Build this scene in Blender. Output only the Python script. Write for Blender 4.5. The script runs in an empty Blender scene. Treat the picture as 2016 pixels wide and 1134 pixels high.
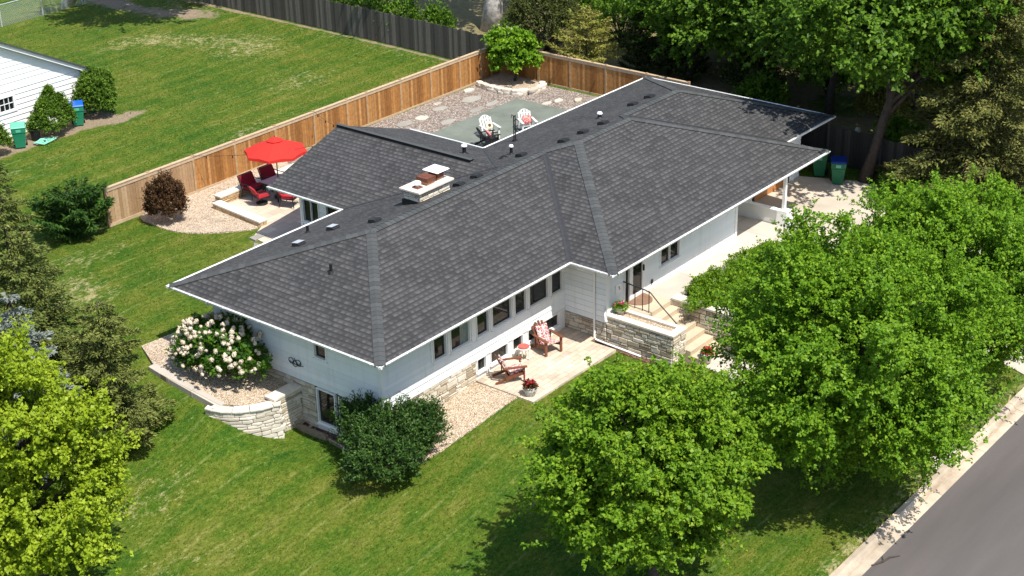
import bpy, bmesh, math, random
import numpy as np
from mathutils import Vector, Matrix, noise as mnoise
PI = math.pi
R_ = math.radians
S = bpy.context.scene
COL = S.collection

# ---------------------------------------------------------------- camera
cam_d = bpy.data.cameras.new("camera")
cam = bpy.data.objects.new("camera", cam_d)
COL.objects.link(cam)
cam_d.sensor_width = 36.0
cam_d.lens = 55.089
cam_d.clip_start = 0.5
cam_d.clip_end = 1000.0
cr = Vector((0.627106, -0.778643, -0.021281))
cu = Vector((0.341799, 0.250523, 0.905766))
cf = Vector((0.699937, 0.575285, -0.423244))
M = Matrix((cr, cu, -cf)).transposed().to_4x4()
M.translation = Vector((-28.4529, -28.373, 23.2172))
cam.matrix_world = M
S.camera = cam

# ---------------------------------------------------------------- sky, sun, exposure
SUN_DIR = Vector((-0.11, -0.53, 1.0)).normalized()
el = math.asin(SUN_DIR.z)
W = bpy.data.worlds.new("World")
S.world = W
W.use_nodes = True
wn = W.node_tree.nodes
wl = W.node_tree.links
bg = wn["Background"]
sky = wn.new("ShaderNodeTexSky")
sky.sky_type = 'NISHITA'
sky.sun_disc = False
sky.sun_elevation = el
sky.sun_rotation = math.atan2(SUN_DIR.x, SUN_DIR.y)
wl.new(sky.outputs[0], bg.inputs[0])
bg.inputs[1].default_value = 0.13
sun_d = bpy.data.lights.new("sun", 'SUN')
sun_d.energy = 4.2
sun_d.angle = R_(0.5)
sun_d.color = (1.0, 0.955, 0.88)
sun = bpy.data.objects.new("sun", sun_d)
COL.objects.link(sun)
sun.rotation_euler = SUN_DIR.to_track_quat('Z', 'Y').to_euler()
S.view_settings.view_transform = 'Standard'
S.view_settings.look = 'None'
S.view_settings.gamma = 1.0
S.view_settings.exposure = 0.75
S.view_settings.use_curve_mapping = False

# ---------------------------------------------------------------- material helpers
class NT:
    def __init__(s, name):
        s.m = bpy.data.materials.new(name)
        s.m.use_nodes = True
        s.n = s.m.node_tree.nodes
        s.l = s.m.node_tree.links
        s.b = s.n["Principled BSDF"]
        s.out = s.n["Material Output"]
        s.b.inputs["Specular IOR Level"].default_value = 0.3
    def new(s, t, **kw):
        x = s.n.new(t)
        for k, v in kw.items(): setattr(x, k, v)
        return x
    def link(s, a, b): s.l.new(a, b)
    def setv(s, sock, v):
        if hasattr(v, "is_output"): s.link(v, sock)
        else: sock.default_value = v
    def math(s, op, a, b=0.0, c=None):
        x = s.new("ShaderNodeMath", operation=op)
        s.setv(x.inputs[0], a); s.setv(x.inputs[1], b)
        if c is not None: s.setv(x.inputs[2], c)
        return x.outputs[0]
    def coord(s, kind="Object"):
        return s.new("ShaderNodeTexCoord").outputs[kind]
    def mapping(s, vec, scale=(1, 1, 1), rot=(0, 0, 0), loc=(0, 0, 0)):
        x = s.new("ShaderNodeMapping")
        s.link(vec, x.inputs[0])
        x.inputs[1].default_value = loc; x.inputs[2].default_value = rot; x.inputs[3].default_value = scale
        return x.outputs[0]
    def noise(s, vec, scale, detail=3.0, rough=0.55, dist=0.0):
        x = s.new("ShaderNodeTexNoise")
        s.link(vec, x.inputs["Vector"])
        x.inputs["Scale"].default_value = scale; x.inputs["Detail"].default_value = detail
        x.inputs["Roughness"].default_value = rough; x.inputs["Distortion"].default_value = dist
        return x.outputs["Fac"]
    def voro(s, vec, scale, feature='F1', out="Distance"):
        x = s.new("ShaderNodeTexVoronoi", feature=feature)
        s.link(vec, x.inputs["Vector"]); x.inputs["Scale"].default_value = scale
        return x.outputs[out]
    def ramp(s, fac, stops):
        x = s.new("ShaderNodeValToRGB")
        s.setv(x.inputs[0], fac)
        e = x.color_ramp.elements
        while len(e) < len(stops): e.new(0.5)
        for i, (p, c) in enumerate(stops):
            e[i].position = p
            e[i].color = (*c, 1.0) if len(c) == 3 else c
        return x.outputs[0]
    def mix(s, fac, a, b, blend='MIX'):
        x = s.new("ShaderNodeMix", data_type='RGBA', blend_type=blend)
        s.setv(x.inputs[0], fac)
        for i, v in ((6, a), (7, b)):
            if isinstance(v, tuple) and len(v) == 3: v = (*v, 1.0)
            s.setv(x.inputs[i], v)
        return x.outputs[2]
    def mr(s, v, a, b, c=0.0, d=1.0):
        x = s.new("ShaderNodeMapRange")
        s.setv(x.inputs[0], v)
        for i, k in enumerate((a, b, c, d)): x.inputs[i + 1].default_value = k
        return x.outputs[0]
    def color(s, c):
        if isinstance(c, tuple): c = (*c[:3], 1.0)
        s.setv(s.b.inputs["Base Color"], c)
    def rough(s, r): s.setv(s.b.inputs["Roughness"], r)
    def bump(s, h, strength=0.5, dist=0.02):
        x = s.new("ShaderNodeBump")
        x.inputs["Strength"].default_value = strength; x.inputs["Distance"].default_value = dist
        s.link(h, x.inputs["Height"])
        s.link(x.outputs[0], s.b.inputs["Normal"])

def hexc(r, g, b, k=1.0):
    f = lambda v: ((v / 255.0 + 0.055) / 1.055) ** 2.4 if v > 10 else v / 255.0 / 12.92
    return (f(r) * k, f(g) * k, f(b) * k)

def plain(name, c, rough=0.6, var=0.12, scale=6.0, metal=0.0, spec=None, bump=0.0, bscale=40.0):
    t = NT(name)
    co = t.coord()
    n = t.noise(co, scale, 4.0)
    lo = tuple(max(0.0, v * (1 - var)) for v in c); hi = tuple(min(1.0, v * (1 + var)) for v in c)
    t.color(t.ramp(n, [(0.3, lo), (0.7, hi)]))
    t.rough(rough)
    t.b.inputs["Metallic"].default_value = metal
    if spec is not None: t.b.inputs["Specular IOR Level"].default_value = spec
    if bump: t.bump(t.noise(co, bscale, 3.0), bump, 0.01)
    return t.m

def island(name, stops, rough=0.8, bump=0.4, bscale=25.0, grain=0.25):
    """colour varies stone by stone / board by board"""
    t = NT(name)
    g = t.new("ShaderNodeNewGeometry").outputs["Random Per Island"]
    co = t.coord()
    c = t.ramp(g, stops)
    n = t.noise(co, bscale * 0.6, 5.0, 0.65)
    c2 = t.mix(t.mr(n, 0.3, 0.75, 0.0, grain), c, (0.02, 0.015, 0.01))
    t.color(c2); t.rough(rough)
    if bump: t.bump(t.noise(co, bscale, 4.0), bump, 0.015)
    return t.m

def leafmat(name, stops, trans=(0.2, 0.4, 0.03), tfac=0.3, rough=0.5):
    t = NT(name)
    g = t.new("ShaderNodeNewGeometry").outputs["Random Per Island"]
    n = t.noise(t.coord(), 0.9, 2.0)
    v = t.math('ADD', t.math('MULTIPLY', g, 0.62), t.math('MULTIPLY', t.math('ADD', t.math('MULTIPLY', t.math('SUBTRACT', n, 0.5), 1.5), 0.5), 0.38))
    c = t.ramp(v, stops)
    t.color(c); t.rough(rough)
    t.b.inputs["Specular IOR Level"].default_value = 0.18
    tr = t.new("ShaderNodeBsdfTranslucent")
    t.link(t.mix(0.55, c, (*trans, 1.0)), tr.inputs[0])
    mx = t.new("ShaderNodeMixShader")
    mx.inputs[0].default_value = tfac
    t.link(t.b.outputs[0], mx.inputs[1]); t.link(tr.outputs[0], mx.inputs[2])
    t.link(mx.outputs[0], t.out.inputs[0])
    return t.m

# ---------------------------------------------------------------- object helpers
def finish(o, parent=None, label=None, cat=None, group=None, kind=None):
    COL.objects.link(o)
    if parent is not None: o.parent = parent
    if label: o["label"] = label
    if cat: o["category"] = cat
    if group: o["group"] = group
    if kind: o["kind"] = kind
    return o

def thing(name, label, cat, loc=(0, 0, 0), rz=0.0, group=None):
    o = bpy.data.objects.new(name, None)
    o.empty_display_size = 0.2
    o.location = loc; o.rotation_euler = (0, 0, rz)
    return finish(o, None, label, cat, group)

def dup(root, loc, rz, label, group=None):
    r = root.copy(); COL.objects.link(r)
    r.location = loc; r.rotation_euler = (0, 0, rz); r["label"] = label
    if group: r["group"] = group
    for ch in list(root.children):
        c = ch.copy(); COL.objects.link(c); c.parent = r
        for g in list(ch.children):
            d = g.copy(); COL.objects.link(d); d.parent = c
    return r

class MB:
    def __init__(s): s.v = []; s.f = []; s.uv = None
    def quad(s, a, b, c, d):
        i = len(s.v); s.v += [tuple(a), tuple(b), tuple(c), tuple(d)]; s.f.append((i, i + 1, i + 2, i + 3))
    def poly(s, pts):
        i = len(s.v); s.v += [tuple(p) for p in pts]; s.f.append(tuple(range(i, i + len(pts))))
    def hexa(s, p):   # 8 pts: bottom 4 ccw, top 4 ccw
        i = len(s.v); s.v += [tuple(q) for q in p]
        for f in ((3, 2, 1, 0), (4, 5, 6, 7), (0, 1, 5, 4), (1, 2, 6, 5), (2, 3, 7, 6), (3, 0, 4, 7)):
            s.f.append(tuple(i + k for k in f))
        return s
    def box(s, x0, x1, y0, y1, z0, z1):
        return s.hexa([(x0, y0, z0), (x1, y0, z0), (x1, y1, z0), (x0, y1, z0), (x0, y0, z1), (x1, y0, z1), (x1, y1, z1), (x0, y1, z1)])
    def bar(s, a, b, w, h, up=(0, 0, 1)):
        a = Vector(a); b = Vector(b); d = (b - a).normalized(); up = Vector(up)
        sd = d.cross(up)
        if sd.length < 1e-4: sd = d.cross(Vector((0, 1, 0)))
        sd.normalize(); u2 = sd.cross(d).normalized()
        sd *= w / 2; u2 *= h / 2
        return s.hexa([a - sd - u2, a + sd - u2, b + sd - u2, b - sd - u2, a - sd + u2, a + sd + u2, b + sd + u2, b - sd + u2])
    def tube(s, pts, r, n=8, cap=True):
        pts = [Vector(p) for p in pts]
        rs = r if isinstance(r, (list, tuple)) else [r] * len(pts)
        base = len(s.v); prev = None
        for k, p in enumerate(pts):
            d = (pts[min(k + 1, len(pts) - 1)] - pts[max(k - 1, 0)]).normalized()
            ref = prev if prev is not None else (Vector((1, 0, 0)) if abs(d.x) < 0.8 else Vector((0, 1, 0)))
            a = (ref - d * ref.dot(d)).normalized(); prev = a; b = d.cross(a)
            for j in range(n):
                t = 2 * PI * j / n
                s.v.append(tuple(p + (a * math.cos(t) + b * math.sin(t)) * rs[k]))
        for k in range(len(pts) - 1):
            for j in range(n):
                s.f.append((base + k * n + j, base + k * n + (j + 1) % n, base + (k + 1) * n + (j + 1) % n, base + (k + 1) * n + j))
        if cap:
            s.f.append(tuple(base + j for j in reversed(range(n))))
            s.f.append(tuple(base + (len(pts) - 1) * n + j for j in range(n)))
        return s
    def lathe(s, prof, c=(0, 0, 0), n=20):
        base = len(s.v)
        for r, z in prof:
            for j in range(n):
                t = 2 * PI * j / n
                s.v.append((c[0] + r * math.cos(t), c[1] + r * math.sin(t), c[2] + z))
        for k in range(len(prof) - 1):
            for j in range(n):
                s.f.append((base + k * n + j, base + k * n + (j + 1) % n, base + (k + 1) * n + (j + 1) % n, base + (k + 1) * n + j))
        s.f.append(tuple(base + j for j in reversed(range(n))))
        s.f.append(tuple(base + (len(prof) - 1) * n + j for j in range(n)))
        return s
    def prism(s, pts, z0, z1):
        n = len(pts); i = len(s.v)
        s.v += [(p[0], p[1], z0) for p in pts] + [(p[0], p[1], z1) for p in pts]
        s.f.append(tuple(i + k for k in reversed(range(n)))); s.f.append(tuple(i + n + k for k in range(n)))
        for k in range(n):
            s.f.append((i + k, i + (k + 1) % n, i + n + (k + 1) % n, i + n + k))
        return s
    def build(s, name, mat, parent=None, label=None, cat=None, group=None, kind=None, smooth=False, uvs=None, bevel=0.0):
        me = bpy.data.meshes.new(name)
        me.from_pydata(s.v, [], s.f)
        if uvs is not None:
            ul = me.uv_layers.new(name="UVMap")
            k = 0
            for poly in me.polygons:
                for li in poly.loop_indices:
                    ul.data[li].uv = uvs[me.loops[li].vertex_index]
        me.materials.append(mat)
        if smooth: me.polygons.foreach_set("use_smooth", [True] * len(me.polygons))
        me.update()
        o = bpy.data.objects.new(name, me)
        if bevel:
            b = o.modifiers.new("bevel", 'BEVEL'); b.width = bevel; b.segments = 2; b.limit_method = 'ANGLE'
        return finish(o, parent, label, cat, group, kind)

def npmesh(name, V, nquads, mat, parent=None, **kw):
    """V: (nquads*4, 3)"""
    me = bpy.data.meshes.new(name)
    nv = len(V)
    me.vertices.add(nv)
    me.vertices.foreach_set("co", np.ascontiguousarray(V, dtype=np.float32).ravel())
    me.loops.add(nv)
    me.loops.foreach_set("vertex_index", np.arange(nv, dtype=np.int32))
    me.polygons.add(nquads)
    me.polygons.foreach_set("loop_start", np.arange(0, nv, 4, dtype=np.int32))
    me.polygons.foreach_set("loop_total", np.full(nquads, 4, dtype=np.int32))
    me.update(calc_edges=True)
    me.validate()
    me.materials.append(mat)
    return finish(bpy.data.objects.new(name, me), parent, **kw)

def nrm(a): return a / np.maximum(np.linalg.norm(a, axis=-1, keepdims=True), 1e-9)

def leaf_quads(rng, P, axis, normal, L, Wd, fold=0.25):
    """diamond leaves: P base point, axis direction, normal, length, width"""
    a = nrm(axis); n = nrm(normal - a * np.sum(normal * a, axis=1, keepdims=True)); b = np.cross(n, a)
    L = L[:, None]; Wd = Wd[:, None]
    v0 = P
    v1 = P + a * L * 0.45 + b * Wd * 0.5 + n * Wd * fold
    v2 = P + a * L - n * L * 0.12
    v3 = P + a * L * 0.45 - b * Wd * 0.5 + n * Wd * fold
    return np.stack([v0, v1, v2, v3], axis=1).reshape(-1, 3)

# ---------------------------------------------------------------- terrain height
CTRL = np.array([
    (0.7, 4.3, -1.75), (-0.4, 4.2, -1.66), (-1.8, 5.25, -.80), (-1.60, 5.8, -.60), (-1.58, 6.6, -.53), (-1.56, 7.6, -.46), (-1.5, 9.1, -.33), (-2.6, 7.6, -.78), (-2.4, 6.0, -1.0), (0, 11, -.05), (-1.2, 11, -.2), (5.3, 19.7, -.2), (5, 14, -.08), (2, 12, -.05),
    (0.3, 7.5, -.8), (0.0, 6.3, -1.0), (0.9, 9.6, -.3),
    (5, -1.5, -.93), (7.5, -1.7, -.94), (9.6, -1.7, -.95), (5.2, .6, -.95), (9, .5, -.97), (7, .2, -.97), (9.9, .8, -1.1), (9.8, -.4, -1.08), (10.6, -.3, -1.1), (9.7, 1.5, -1.1), (11.5, -2.5, -1.25), (12.15, -3.2, -1.25), (12.2, -4.3, -1.25), (12.3, -5.2, -1.2), (11.5, -1.4, -1.2), (12.8, -3.2, -.35), (10.2, -3.7, -1.13), (11.4, -4.3, -1.16), (0.3, 0, -1.64), (2.0, -.5, -1.3), (3.5, 0.5, -1.05),
    (-3, 0, -1.95), (-2.1, -4.5, -2.0), (-7, 3, -2.2), (-7, 10, -1.0), (-3.2, 6, -1.3), (-3.6, 9.3, -.9), (-12, -5, -2.6), (-7, 20, -.4), (-15, 10, -1.6),
    (3.5, -12.7, -1.5), (16, -12.7, -1.47), (28, -12.7, -1.45), (-6, -12.7, -1.75), (-15, -12.7, -2.1), (45, -12.7, -1.4), (10, -9, -1.36), (11, -6.5, -1.22), (17, -8, -1.1), (14, -5, -.7), (5, -6, -1.45), (0, -9, -1.75),
    (13, -2.6, -.2), (16, -2.6, -.2), (18, -1.5, -.15), (19.3, 0, -.15), (19.3, -3.0, -.25), (21.5, -1, -.52), (25, 0, -.52), (24, -5, -.75), (24, -9, -1.1), (27.5, -1, -.45), (31, -3, -.3), (36, -8, -.4),
    (12, 12, -.12), (20, 14, -.16), (20, 19.7, -.16), (29.5, 19.7, -.16), (29.5, 10, -.16), (27, 5, -.3), (16, 10, -.14), (10, 15, -.2), (10, 18, -.2), (15, 0, -.4), (5, 5, -.9),
    (10, 31, -.12), (20, 31, -.1), (30, 31, .05), (30, 45, .1), (10, 50, -.1), (20, 48, 0), (0, 35, -.2), (-10, 40, -.4), (36, 22, .15), (36, 8, .1), (45, 15, .2), (50, 40, .3), (60, 0, .2), (70, 60, .4), (-20, 30, -1), (-20, -20, -2.6),
    (35, 3, 0), (90, 30, .4), (90, 90, .5), (0, 90, 0), (-40, 60, -1), (60, -13, -1.4), (90, -13, -1.4),
])
def _phi(d): return d
_d = np.linalg.norm(CTRL[:, None, :2] - CTRL[None, :, :2], axis=2)
_n = len(CTRL)
_A = np.zeros((_n + 1, _n + 1)); _A[:_n, :_n] = _phi(_d) - 0.03 * np.eye(_n); _A[_n, :_n] = 1; _A[:_n, _n] = 1
_w = np.linalg.solve(_A, np.concatenate([CTRL[:, 2], [0]]))
def HZ(x, y):
    x = np.asarray(x, float); y = np.asarray(y, float)
    sh = x.shape
    X = np.clip(x.ravel(), -40, 110); Y = np.clip(y.ravel(), -25, 110)
    out = np.empty(X.shape)
    for i in range(0, len(X), 20000):
        dd = np.hypot(X[i:i + 20000, None] - CTRL[None, :, 0], Y[i:i + 20000, None] - CTRL[None, :, 1])
        out[i:i + 20000] = dd @ _w[:_n] + _w[_n]
    return out.reshape(sh)
def hz(x, y): return float(HZ(np.array([x]), np.array([y]))[0])

# ---------------------------------------------------------------- ground materials
def lawn_material():
    t = NT("lawn")
    co = t.coord()
    dry = t.new("ShaderNodeAttribute", attribute_name="dry").outputs["Fac"]
    soil = t.new("ShaderNodeAttribute", attribute_name="soil").outputs["Fac"]
    big = t.noise(co, 0.22, 3.0, 0.6)
    mid = t.noise(co, 1.3, 4.0, 0.65, 0.4)
    st = t.noise(t.mapping(co, (0.6, 3.2, 1.0)), 1.6, 4.0, 0.65)        # streaks along the mowing direction
    fine = t.noise(t.mapping(co, (0.6, 1.0, 1.0)), 8.5, 4.0, 0.75)
    blade = t.noise(t.mapping(co, (0.5, 1.0, 1.0)), 24.0, 2.0, 0.7)
    sep = t.new("ShaderNodeSeparateXYZ"); t.link(co, sep.inputs[0])
    wob = t.math('MULTIPLY', mid, 0.5)
    mow = t.math('SINE', t.math('MULTIPLY', t.math('ADD', sep.outputs[1], wob), 2 * PI / 1.35))
    g = t.math('ADD', t.math('MULTIPLY', big, 0.40), t.math('MULTIPLY', mid, 0.30))
    g = t.math('ADD', g, t.math('MULTIPLY', st, 0.25))
    g = t.math('ADD', g, t.math('ADD', t.math('MULTIPLY', mow, 0.032), 0.02))
    c = t.ramp(g, [(0.36, (0.023, 0.076, 0.006)), (0.46, (0.053, 0.102, 0.008)), (0.55, (0.095, 0.122, 0.014)), (0.67, (0.158, 0.155, 0.036))])
    tex = t.math('ADD', t.math('MULTIPLY', fine, 0.6), t.math('MULTIPLY', blade, 0.4))
    c = t.mix(t.mr(tex, 0.50, 0.34, 0.0, 0.80), c, (0.010, 0.026, 0.002))
    c = t.mix(t.mr(tex, 0.52, 0.66, 0.0, 0.80), c, t.mix(0.45, c, (0.27, 0.29, 0.06)))
    ln = t.math('SINE', t.math('MULTIPLY', t.math('ADD', sep.outputs[1], t.math('MULTIPLY', t.noise(co, .35, 2.0), 0.22)), 2 * PI / 1.15))
    lf = t.math('MULTIPLY', t.mr(ln, 0.93, 1.0), t.mr(t.noise(t.mapping(co, (0.8, 1.6, 1)), 1.6, 5.0, 0.8), 0.46, 0.66))
    c = t.mix(t.math('MULTIPLY', lf, 0.50), c, (0.28, 0.28, 0.10))
    # dry straw: streaky threads and patches
    thr = t.noise(t.mapping(co, (0.25, 4.2, 1.0)), 1.1, 5.0, 0.7)
    straw = t.mr(t.math('ADD', t.math('MULTIPLY', thr, 0.55), t.math('MULTIPLY', fine, 0.45)), 0.57, 0.70)
    d0 = t.math('ADD', t.math('MULTIPLY', dry, t.mr(t.noise(co, 1.9, 5.0, 0.75, 0.6), 0.38, 0.66, 0.15, 1.45)), t.math('MULTIPLY', straw, 0.40))
    d1 = t.math('MULTIPLY', t.mr(t.math('ADD', d0, t.math('MULTIPLY', t.math('SUBTRACT', fine, 0.5), 1.6)), 0.32, 0.80), 0.85)
    c = t.mix(d1, c, t.mix(fine, (0.22, 0.19, 0.075), (0.42, 0.36, 0.20)))
    s1 = t.mr(t.math('ADD', soil, t.math('MULTIPLY', t.math('SUBTRACT', mid, 0.5), 1.0)), 0.40, 0.62)
    c = t.mix(s1, c, t.mix(t.noise(co, 9.0, 4.0), (0.10, 0.075, 0.05), (0.36, 0.28, 0.19)))
    wood = t.new("ShaderNodeAttribute", attribute_name="litter").outputs["Fac"]
    c = t.mix(t.mr(t.math('ADD', wood, t.math('MULTIPLY', t.math('SUBTRACT', mid, 0.5), 0.9)), 0.4, 0.6), c, t.mix(t.noise(co, 3.0, 5.0), (0.09, 0.08, 0.035), (0.28, 0.23, 0.12)))
    t.color(c); t.rough(0.9)
    t.b.inputs["Specular IOR Level"].default_value = 0.1
    t.bump(t.math('ADD', t.math('MULTIPLY', fine, 0.7), t.math('MULTIPLY', blade, 0.6)), 0.9, 0.06)
    return t.m

def gravel_material(name, stops, scale=26.0, under=(0.2, 0.15, 0.1)):
    t = NT(name)
    co = t.coord()
    cell = t.voro(co, scale, 'F1', "Color")
    sep = t.new("ShaderNodeSeparateColor"); t.link(cell, sep.inputs[0])
    c = t.ramp(sep.outputs[0], stops)
    d = t.voro(co, scale)
    c = t.mix(t.mr(d, 0.42, 0.75, 0.0, 0.75), c, under)
    n = t.noise(co, 1.4, 4.0)
    c = t.mix(t.mr(n, 0.52, 0.75, 0.0, 0.35), c, (0.16, 0.11, 0.07))
    t.color(c); t.rough(0.85)
    t.bump(t.math('SUBTRACT', 1.0, d), 1.0, 0.05)
    return t.m

def concrete_material(name, c, joints=None, var=0.12):
    t = NT(name)
    co = t.coord()
    n = t.noise(co, 0.8, 5.0, 0.65); f = t.noise(co, 30.0, 3.0, 0.7)
    lo = tuple(v * (1 - var * 1.6) for v in c); hi = tuple(min(1, v * (1 + var)) for v in c)
    k = t.mix(t.mr(f, 0.3, 0.8, 0, 0.3), t.ramp(n, [(0.3, lo), (0.65, hi)]), tuple(v * 0.6 for v in c))
    if joints:
        br = t.new("ShaderNodeTexBrick")
        t.link(co, br.inputs["Vector"])
        br.offset = joints[2]
        br.inputs["Scale"].default_value = 1.0
        br.inputs["Brick Width"].default_value = joints[0]; br.inputs["Row Height"].default_value = joints[1]
        br.inputs["Mortar Size"].default_value = joints[3]
        br.inputs["Color1"].default_value = (0.72, 0.72, 0.72, 1); br.inputs["Color2"].default_value = (1.05, 1.02, 1.0, 1)
        br.inputs["Mortar"].default_value = (0.42, 0.38, 0.33, 1)
        k = t.mix(1.0, k, br.outputs[0], 'MULTIPLY')
    t.color(k); t.rough(0.85)
    t.bump(f, 0.25, 0.006)
    return t.m

M_lawn = lawn_material()
M_gravel = gravel_material("pale_gravel", [(0.0, (0.30, 0.21, 0.13)), (0.3, (0.56, 0.43, 0.29)), (0.7, (0.70, 0.57, 0.42)), (1.0, (0.80, 0.71, 0.58))], 25.0, (0.30, 0.22, 0.15))
M_gravel2 = gravel_material("red_gravel", [(0.0, (0.12, 0.10, 0.08)), (0.35, (0.25, 0.20, 0.165)), (0.75, (0.36, 0.31, 0.265)), (1.0, (0.52, 0.47, 0.41))], 15.0, (0.14, 0.10, 0.08))
M_mulch = gravel_material("dark_mulch", [(0.0, (0.03, 0.02, 0.014)), (0.6, (0.10, 0.065, 0.045)), (1.0, (0.26, 0.19, 0.14))], 13.0, (0.02, 0.014, 0.01))
M_mulch2 = gravel_material("red_mulch", [(0.0, (0.06, 0.025, 0.018)), (0.6, (0.16, 0.07, 0.045)), (1.0, (0.30, 0.19, 0.13))], 16.0, (0.03, 0.016, 0.01))
M_patio = concrete_material("stone_pavers", (0.60, 0.50, 0.39), (0.42, 0.21, 0.5, 0.006), 0.14)
M_patio2 = concrete_material("tan_pavers", (0.62, 0.52, 0.40), (0.6, 0.4, 0.5, 0.006), 0.10)
M_conc = concrete_material("concrete", (0.47, 0.41, 0.33), None, 0.10)
M_walk = concrete_material("walk_concrete", (0.53, 0.48, 0.41), (2.4, 40.0, 0.0, 0.010), 0.08)
def kerb_material():
    m = concrete_material("kerb_concrete", (0.55, 0.46, 0.35), (3.0, 40.0, 0.0, 0.012), 0.22)
    nt = m.node_tree; b = nt.nodes["Principled BSDF"]; src = b.inputs["Base Color"].links[0].from_socket
    t = NT.__new__(NT); t.m = m; t.n = nt.nodes; t.l = nt.links; t.b = b
    co = t.coord(); sep = t.new("ShaderNodeSeparateXYZ"); t.link(co, sep.inputs[0])
    d = t.math('ABSOLUTE', t.math('ADD', sep.outputs[1], 13.21)); k = t.mr(d, 0.0, 0.11, 1.0, 0.0)
    n = t.noise(t.mapping(co, (0.5, 3.0, 1)), 2.2, 5.0, 0.7); f = t.math('MULTIPLY', k, t.mr(n, 0.42, 0.62))
    c = t.mix(t.math('MULTIPLY', f, 0.8), src, (0.20, 0.13, 0.07))
    n2 = t.noise(co, 0.9, 4.0, 0.7); c = t.mix(t.mr(n2, 0.5, 0.75, 0, 0.35), c, (0.24, 0.18, 0.12))
    t.color(c)
    return m
M_kerb = concrete_material("kerb_base", (0.44, 0.36, 0.27), (3.0, 40.0, 0.0, 0.012), 0.22)
M_kerb = kerb_material()
M_step = concrete_material("step_concrete", (0.52, 0.42, 0.30), None, 0.10)
M_flag = concrete_material("flagstone_grey", (0.30, 0.28, 0.24), None, .15)
M_deck = concrete_material("grey_turf_mat", (0.155, 0.172, 0.142), None, 0.16)

def asphalt_material():
    t = NT("asphalt")
    co = t.coord()
    n = t.noise(t.mapping(co, (0.12, 0.9, 1)), 0.7, 4.0, 0.6); f = t.noise(co, 60.0, 3.0, 0.8)
    c = t.ramp(n, [(0.3, (0.088, 0.078, 0.074)), (0.7, (0.128, 0.113, 0.106))])
    c = t.mix(t.mr(f, 0.4, 0.8, 0, 0.4), c, (0.04, 0.036, 0.035))
    t.color(c); t.rough(0.9); t.bump(f, 0.35, 0.01)
    return t.m
M_asphalt = asphalt_material()

# ---------------------------------------------------------------- terrain
def axis(lo, a, b, hi, step, coarse):
    return np.concatenate([np.arange(lo, a, coarse), np.arange(a, b, step), np.arange(b, hi + coarse, coarse)])
gx = axis(-140, -14, 42, 220, 0.3, 6.0); gy = axis(-40, -14, 52, 260, 0.3, 6.0)
GX, GY = np.meshgrid(gx, gy)
GZ = HZ(GX, GY)
GZ += 0.012 * np.sin(GX * 1.7 + 0.6 * np.sin(GY * 1.1)) * np.sin(GY * 1.3 + 1.0)
GZ = np.where(GY < -12.9, np.minimum(GZ, -2.6), GZ)
def blob(cx, cy, rx, ry, rot=0.0):
    c, s = math.cos(rot), math.sin(rot)
    u = ((GX - cx) * c + (GY - cy) * s) / rx; v = (-(GX - cx) * s + (GY - cy) * c) / ry
    return np.exp(-(u * u + v * v))
dry = 0.62 * blob(23.6, 37.6, 2.6, 1.3, -0.9) + 0.66 * blob(25.2, 33.4, 2.6, 2.6, 0.5) + .4 * blob(21.5, 39.5, 3, 1.2) + 0.5 * blob(22.5, 27, 2.6, 1.6) \
    + 0.75 * blob(0.6, 15.6, 1.5, 1.6, 0.2) + 0.55 * blob(3.0, 17.8, 2.0, .9) + 0.55 * blob(-4.9, 4.9, 1.6, .9, 0.1) + 0.4 * blob(-6.5, 2, 2.5, 1.2) \
    + 0.5 * blob(16.2, 23.6, 3.0, .8, 0.2) + 0.5 * blob(30, 42, 4, 4) + 0.4 * blob(29, 27, .7, 8) + 0.65 * np.exp(-((GY + 12.9) / 0.5) ** 2) + 0.3 * blob(1.5, -9, 2, 2) \
    + 0.25 * blob(16, 29, 5, .8) + 0.35 * blob(8.0, 27.8, 3, 1.0)
soil = 1.3 * np.exp(-((GY - 30.6) / 0.85) ** 2) * (GX < 14.2) * (GX > -5) + 0.9 * blob(14.2, 29.8, 1.2, .6) + 0.75 * blob(27.6, 41.0, 1.3, 2.6, 0.3) + .8 * np.exp(-((GX - 29.45) / 0.16) ** 2) * (GY > 20.3) * (GY < 50) \
    + 0.8 * np.exp(-((GX - 26.6) / 1.0) ** 2 - ((GY - 46.5) / 3.5) ** 2)
litter = np.clip((62 - GX) / 6, 0, 1) * np.clip((40 - GY) / 6, 0, 1) * np.clip((GX - 29.6) / 0.6, 0, 1) * np.clip((GY + 11) / 3, 0, 1) * (1 - 1.0 * np.clip(np.exp(-((GX - 40) / 3.0) ** 2 - ((GY - 5.0) / 3.5) ** 2) + np.exp(-((GX - 34.4) / 1.6) ** 2 - ((GY - 3.5) / 1.5) ** 2), 0, 1))
ny, nx = GX.shape
me = bpy.data.meshes.new("lawn")
V = np.stack([GX, GY, GZ], -1).reshape(-1, 3)
idx = np.arange(ny * nx).reshape(ny, nx)
F = np.stack([idx[:-1, :-1], idx[:-1, 1:], idx[1:, 1:], idx[1:, :-1]], -1).reshape(-1, 4)
me.vertices.add(len(V)); me.vertices.foreach_set("co", V.astype(np.float32).ravel())
me.loops.add(F.size); me.loops.foreach_set("vertex_index", F.astype(np.int32).ravel())
me.polygons.add(len(F)); me.polygons.foreach_set("loop_start", np.arange(0, F.size, 4, dtype=np.int32)); me.polygons.foreach_set("loop_total", np.full(len(F), 4, dtype=np.int32))
me.polygons.foreach_set("use_smooth", np.ones(len(F), dtype=bool))
me.update(calc_edges=True); me.validate()
for nm, arr in (("dry", dry), ("soil", soil), ("litter", litter)):
    a = me.attributes.new(nm, 'FLOAT', 'POINT'); a.data.foreach_set("value", arr.astype(np.float32).ravel())
me.materials.append(M_lawn)
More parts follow.
